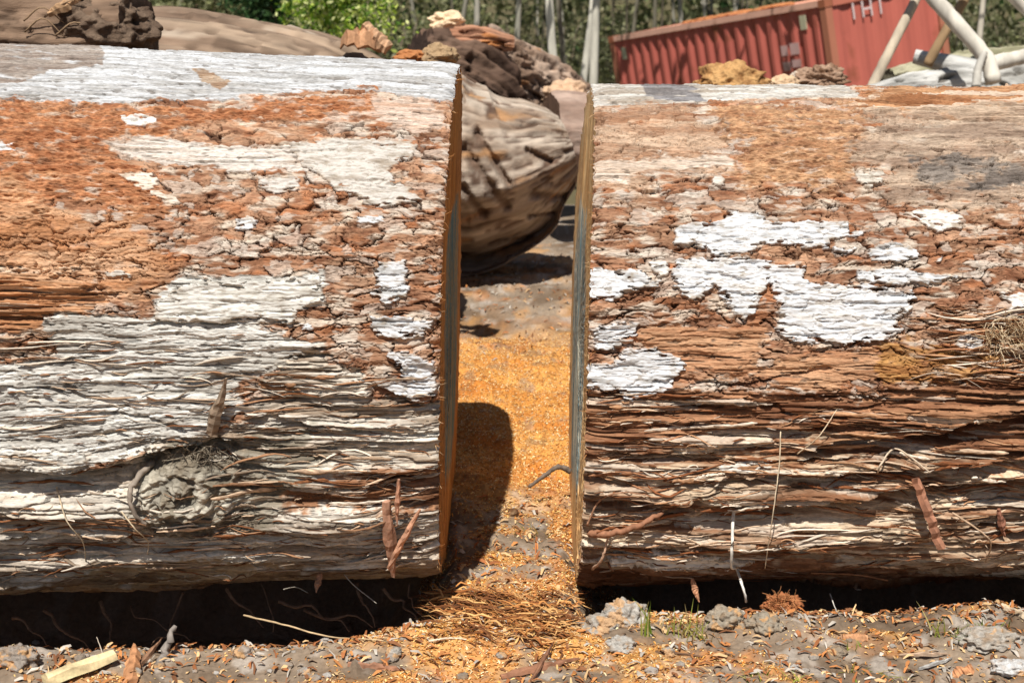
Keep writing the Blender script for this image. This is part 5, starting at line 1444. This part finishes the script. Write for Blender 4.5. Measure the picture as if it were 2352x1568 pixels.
def tree(x, y, h, r, seed, label, group=None, col=srgb(190, 184, 168), lean=(0, 0), fork=False, name='gum_tree', nleaf=420, name_cat='tree'):
    g = tz(x, y)
    rng_ = np.random.default_rng(seed)
    root = empty(name, (x, y, g), label, name_cat, group)
    def stem(lx, ly, hh, rr, sd_):
        s = np.linspace(0, 1, 16)
        P = np.stack([x + lx * s + .06 * h / 8 * np.sin(s * 4 + sd_), y + ly * s, g - .1 + hh * s], 1)
        P[:, :2] += np.cumsum(rng_.normal(0, .035, (16, 2)), 0) * np.linspace(.3, 1, 16)[:, None]
        return P, np.linspace(rr, rr * .35, 16)
    parts_ = []
    stems = [stem(*lean, h, r, seed)]
    if fork:
        stems.append(stem(fork[0], fork[1], h * .95, r * .9, seed + 1))
    for P, R in stems:
        parts_.append((*tube(P, R, 10, .06, seed), col))
        for b in range(5):
            i = rng_.integers(5, 15); d = np.array([rng_.normal(0, 1.0), rng_.normal(0, 1.0), rng_.uniform(.4, 1.4)])
            parts_.append((*tube(wiggle(P[i], P[i] + d, 8, .04, seed + b), np.linspace(R[i] * .5, .01, 8), 6), col * .9))
    V, Fc, C = merge(parts_)
    nz_ = np.array([mnoise.noise(Vector((v[0] * 4, v[1] * 4, v[2] * 1.2))) for v in V])
    mk('trunk', V, Fc, M_TRUNK, root, C * (1 - .35 * np.clip(nz_, -.4, 1))[:, None])
    top = stems[0][0][-1]
    V, Fc, C = leaf_cloud((top[0], top[1], g + h * .78), (h * .16 + .5, h * .16 + .5, h * .24), nleaf, .30, seed, OLIVE)
    mk('crown', V, Fc, M_LEAF, root, C, smooth=False)


c = at(1292, 190, 21); tree(c[0], c[1], 8.5, .075, 900, 'white forked gum tree making a V above the hollow log', col=srgb(222, 216, 200), lean=(-.75, 0), fork=(1.35, .2))
c = at(1346, 200, 20); tree(c[0], c[1], 8.0, .072, 901, 'single white gum trunk right of the forked one', col=srgb(212, 206, 190), lean=(.55, 0))
c = at(2252, 120, 17); tree(c[0], c[1], 7.5, .045, 902, 'thin pale gum trunk behind the poles at right', col=srgb(206, 196, 178), lean=(.1, 0))
c = at(1130, 60, 24); tree(c[0], c[1], 9, .06, 903, 'slim pale gum trunk above the short split log', col=srgb(178, 172, 158), lean=(-.5, 0))
c = at(1185, 90, 25); tree(c[0], c[1], 9, .06, 904, 'slim pale gum trunk right of the pale split chunk', col=srgb(176, 172, 156), lean=(.3, 0))
rng = np.random.default_rng(31)
for k in range(40):
    y = rng.uniform(25, 42); half = 0.40 * y + 2
    x = rng.uniform(-half, half)
    if k < 22: x = rng.uniform(-.12, .55) * half
    if 1.0 < x * 25 / y < 8.2: y = max(y, 32)
    tree(x, y, rng.uniform(8, 12), rng.uniform(.025, .06), 1000 + k, 'thin blurred gum trunk standing in the forest edge behind the logs', 'gum trunks in the forest edge',
         [srgb(150, 145, 130), srgb(116, 110, 94), srgb(96, 88, 74), srgb(176, 170, 154)][k % 4], lean=(rng.normal(0, 1.1), rng.normal(0, .3)), nleaf=330)
for k in range(40):
    y = rng.uniform(24, 38); half = 0.40 * y + 1.5
    x = -half + 2 * half * (k + rng.uniform(0, 1)) / 40
    if -.5 < x * 25 / y < 8.6: y += max(0, 33 - y)
    g = tz(x, y)
    root = empty('understorey_shrub', (x, y, g), 'dull olive understorey shrub blurred at the forest edge', 'shrub', 'understorey shrubs at the forest edge')
    rr = rng.uniform(.8, 1.5)
    V, Fc, C = leaf_cloud((x, y, g + 1.1 * rr), (rr, rr, 1.15 * rr), 1300, .13, 3000 + k, [OLIVE, OLIVE[:4], OLIVE[2:], OLIVE][k % 4], 16)
    mk('foliage', V, Fc, M_LEAF, root, C, smooth=False)
    parts = [(*tube(wiggle((x, y, g - .05), (x + rng.normal(0, .5), y + rng.normal(0, .5), g + 1.6 * rr), 8, .04, k + q), np.linspace(.035, .012, 8), 6), srgb(130, 118, 98)) for q in range(6)]
    V, Fc, C = merge(parts)
    mk('stems', V, Fc, M_TRUNK, root, C)
# the mass of forest farther off
rng = np.random.default_rng(40)
n = 60000
X = rng.uniform(-32, 32, n); Y = rng.uniform(42, 54, n)
P = np.stack([X, Y, terrain(X, Y, False) + rng.uniform(0, 1, n) ** 1.1 * 11], 1)
keep = fbm(P[:, 0] / 2.2, P[:, 2] / 2.2 + P[:, 1], 77, 2) > -.25
P = P[keep]; n = len(P)
ax = rng.normal(0, 1, (n, 3)); ax /= np.linalg.norm(ax, axis=1)[:, None]; sd_ = np.cross(ax, rng.normal(0, 1, (n, 3))); sd_ /= np.linalg.norm(sd_, axis=1)[:, None]
s = .42 * rng.uniform(.6, 1.4, (n, 1))
V = np.stack([P, P + ax * s * .5 + sd_ * s * .25, P + ax * s, P + ax * s * .5 - sd_ * s * .25], 1)
C = np.repeat(np.array(OLIVE + DARKG[:1])[rng.integers(6, size=n)], 4, 0)
mk('far_forest', V.reshape(-1, 3), np.arange(n * 4).reshape(-1, 4), M_LEAF, col=C, smooth=False, origin=(0, 46, 0), label='far mass of grey green forest closing the view', cat='forest', kind='stuff')
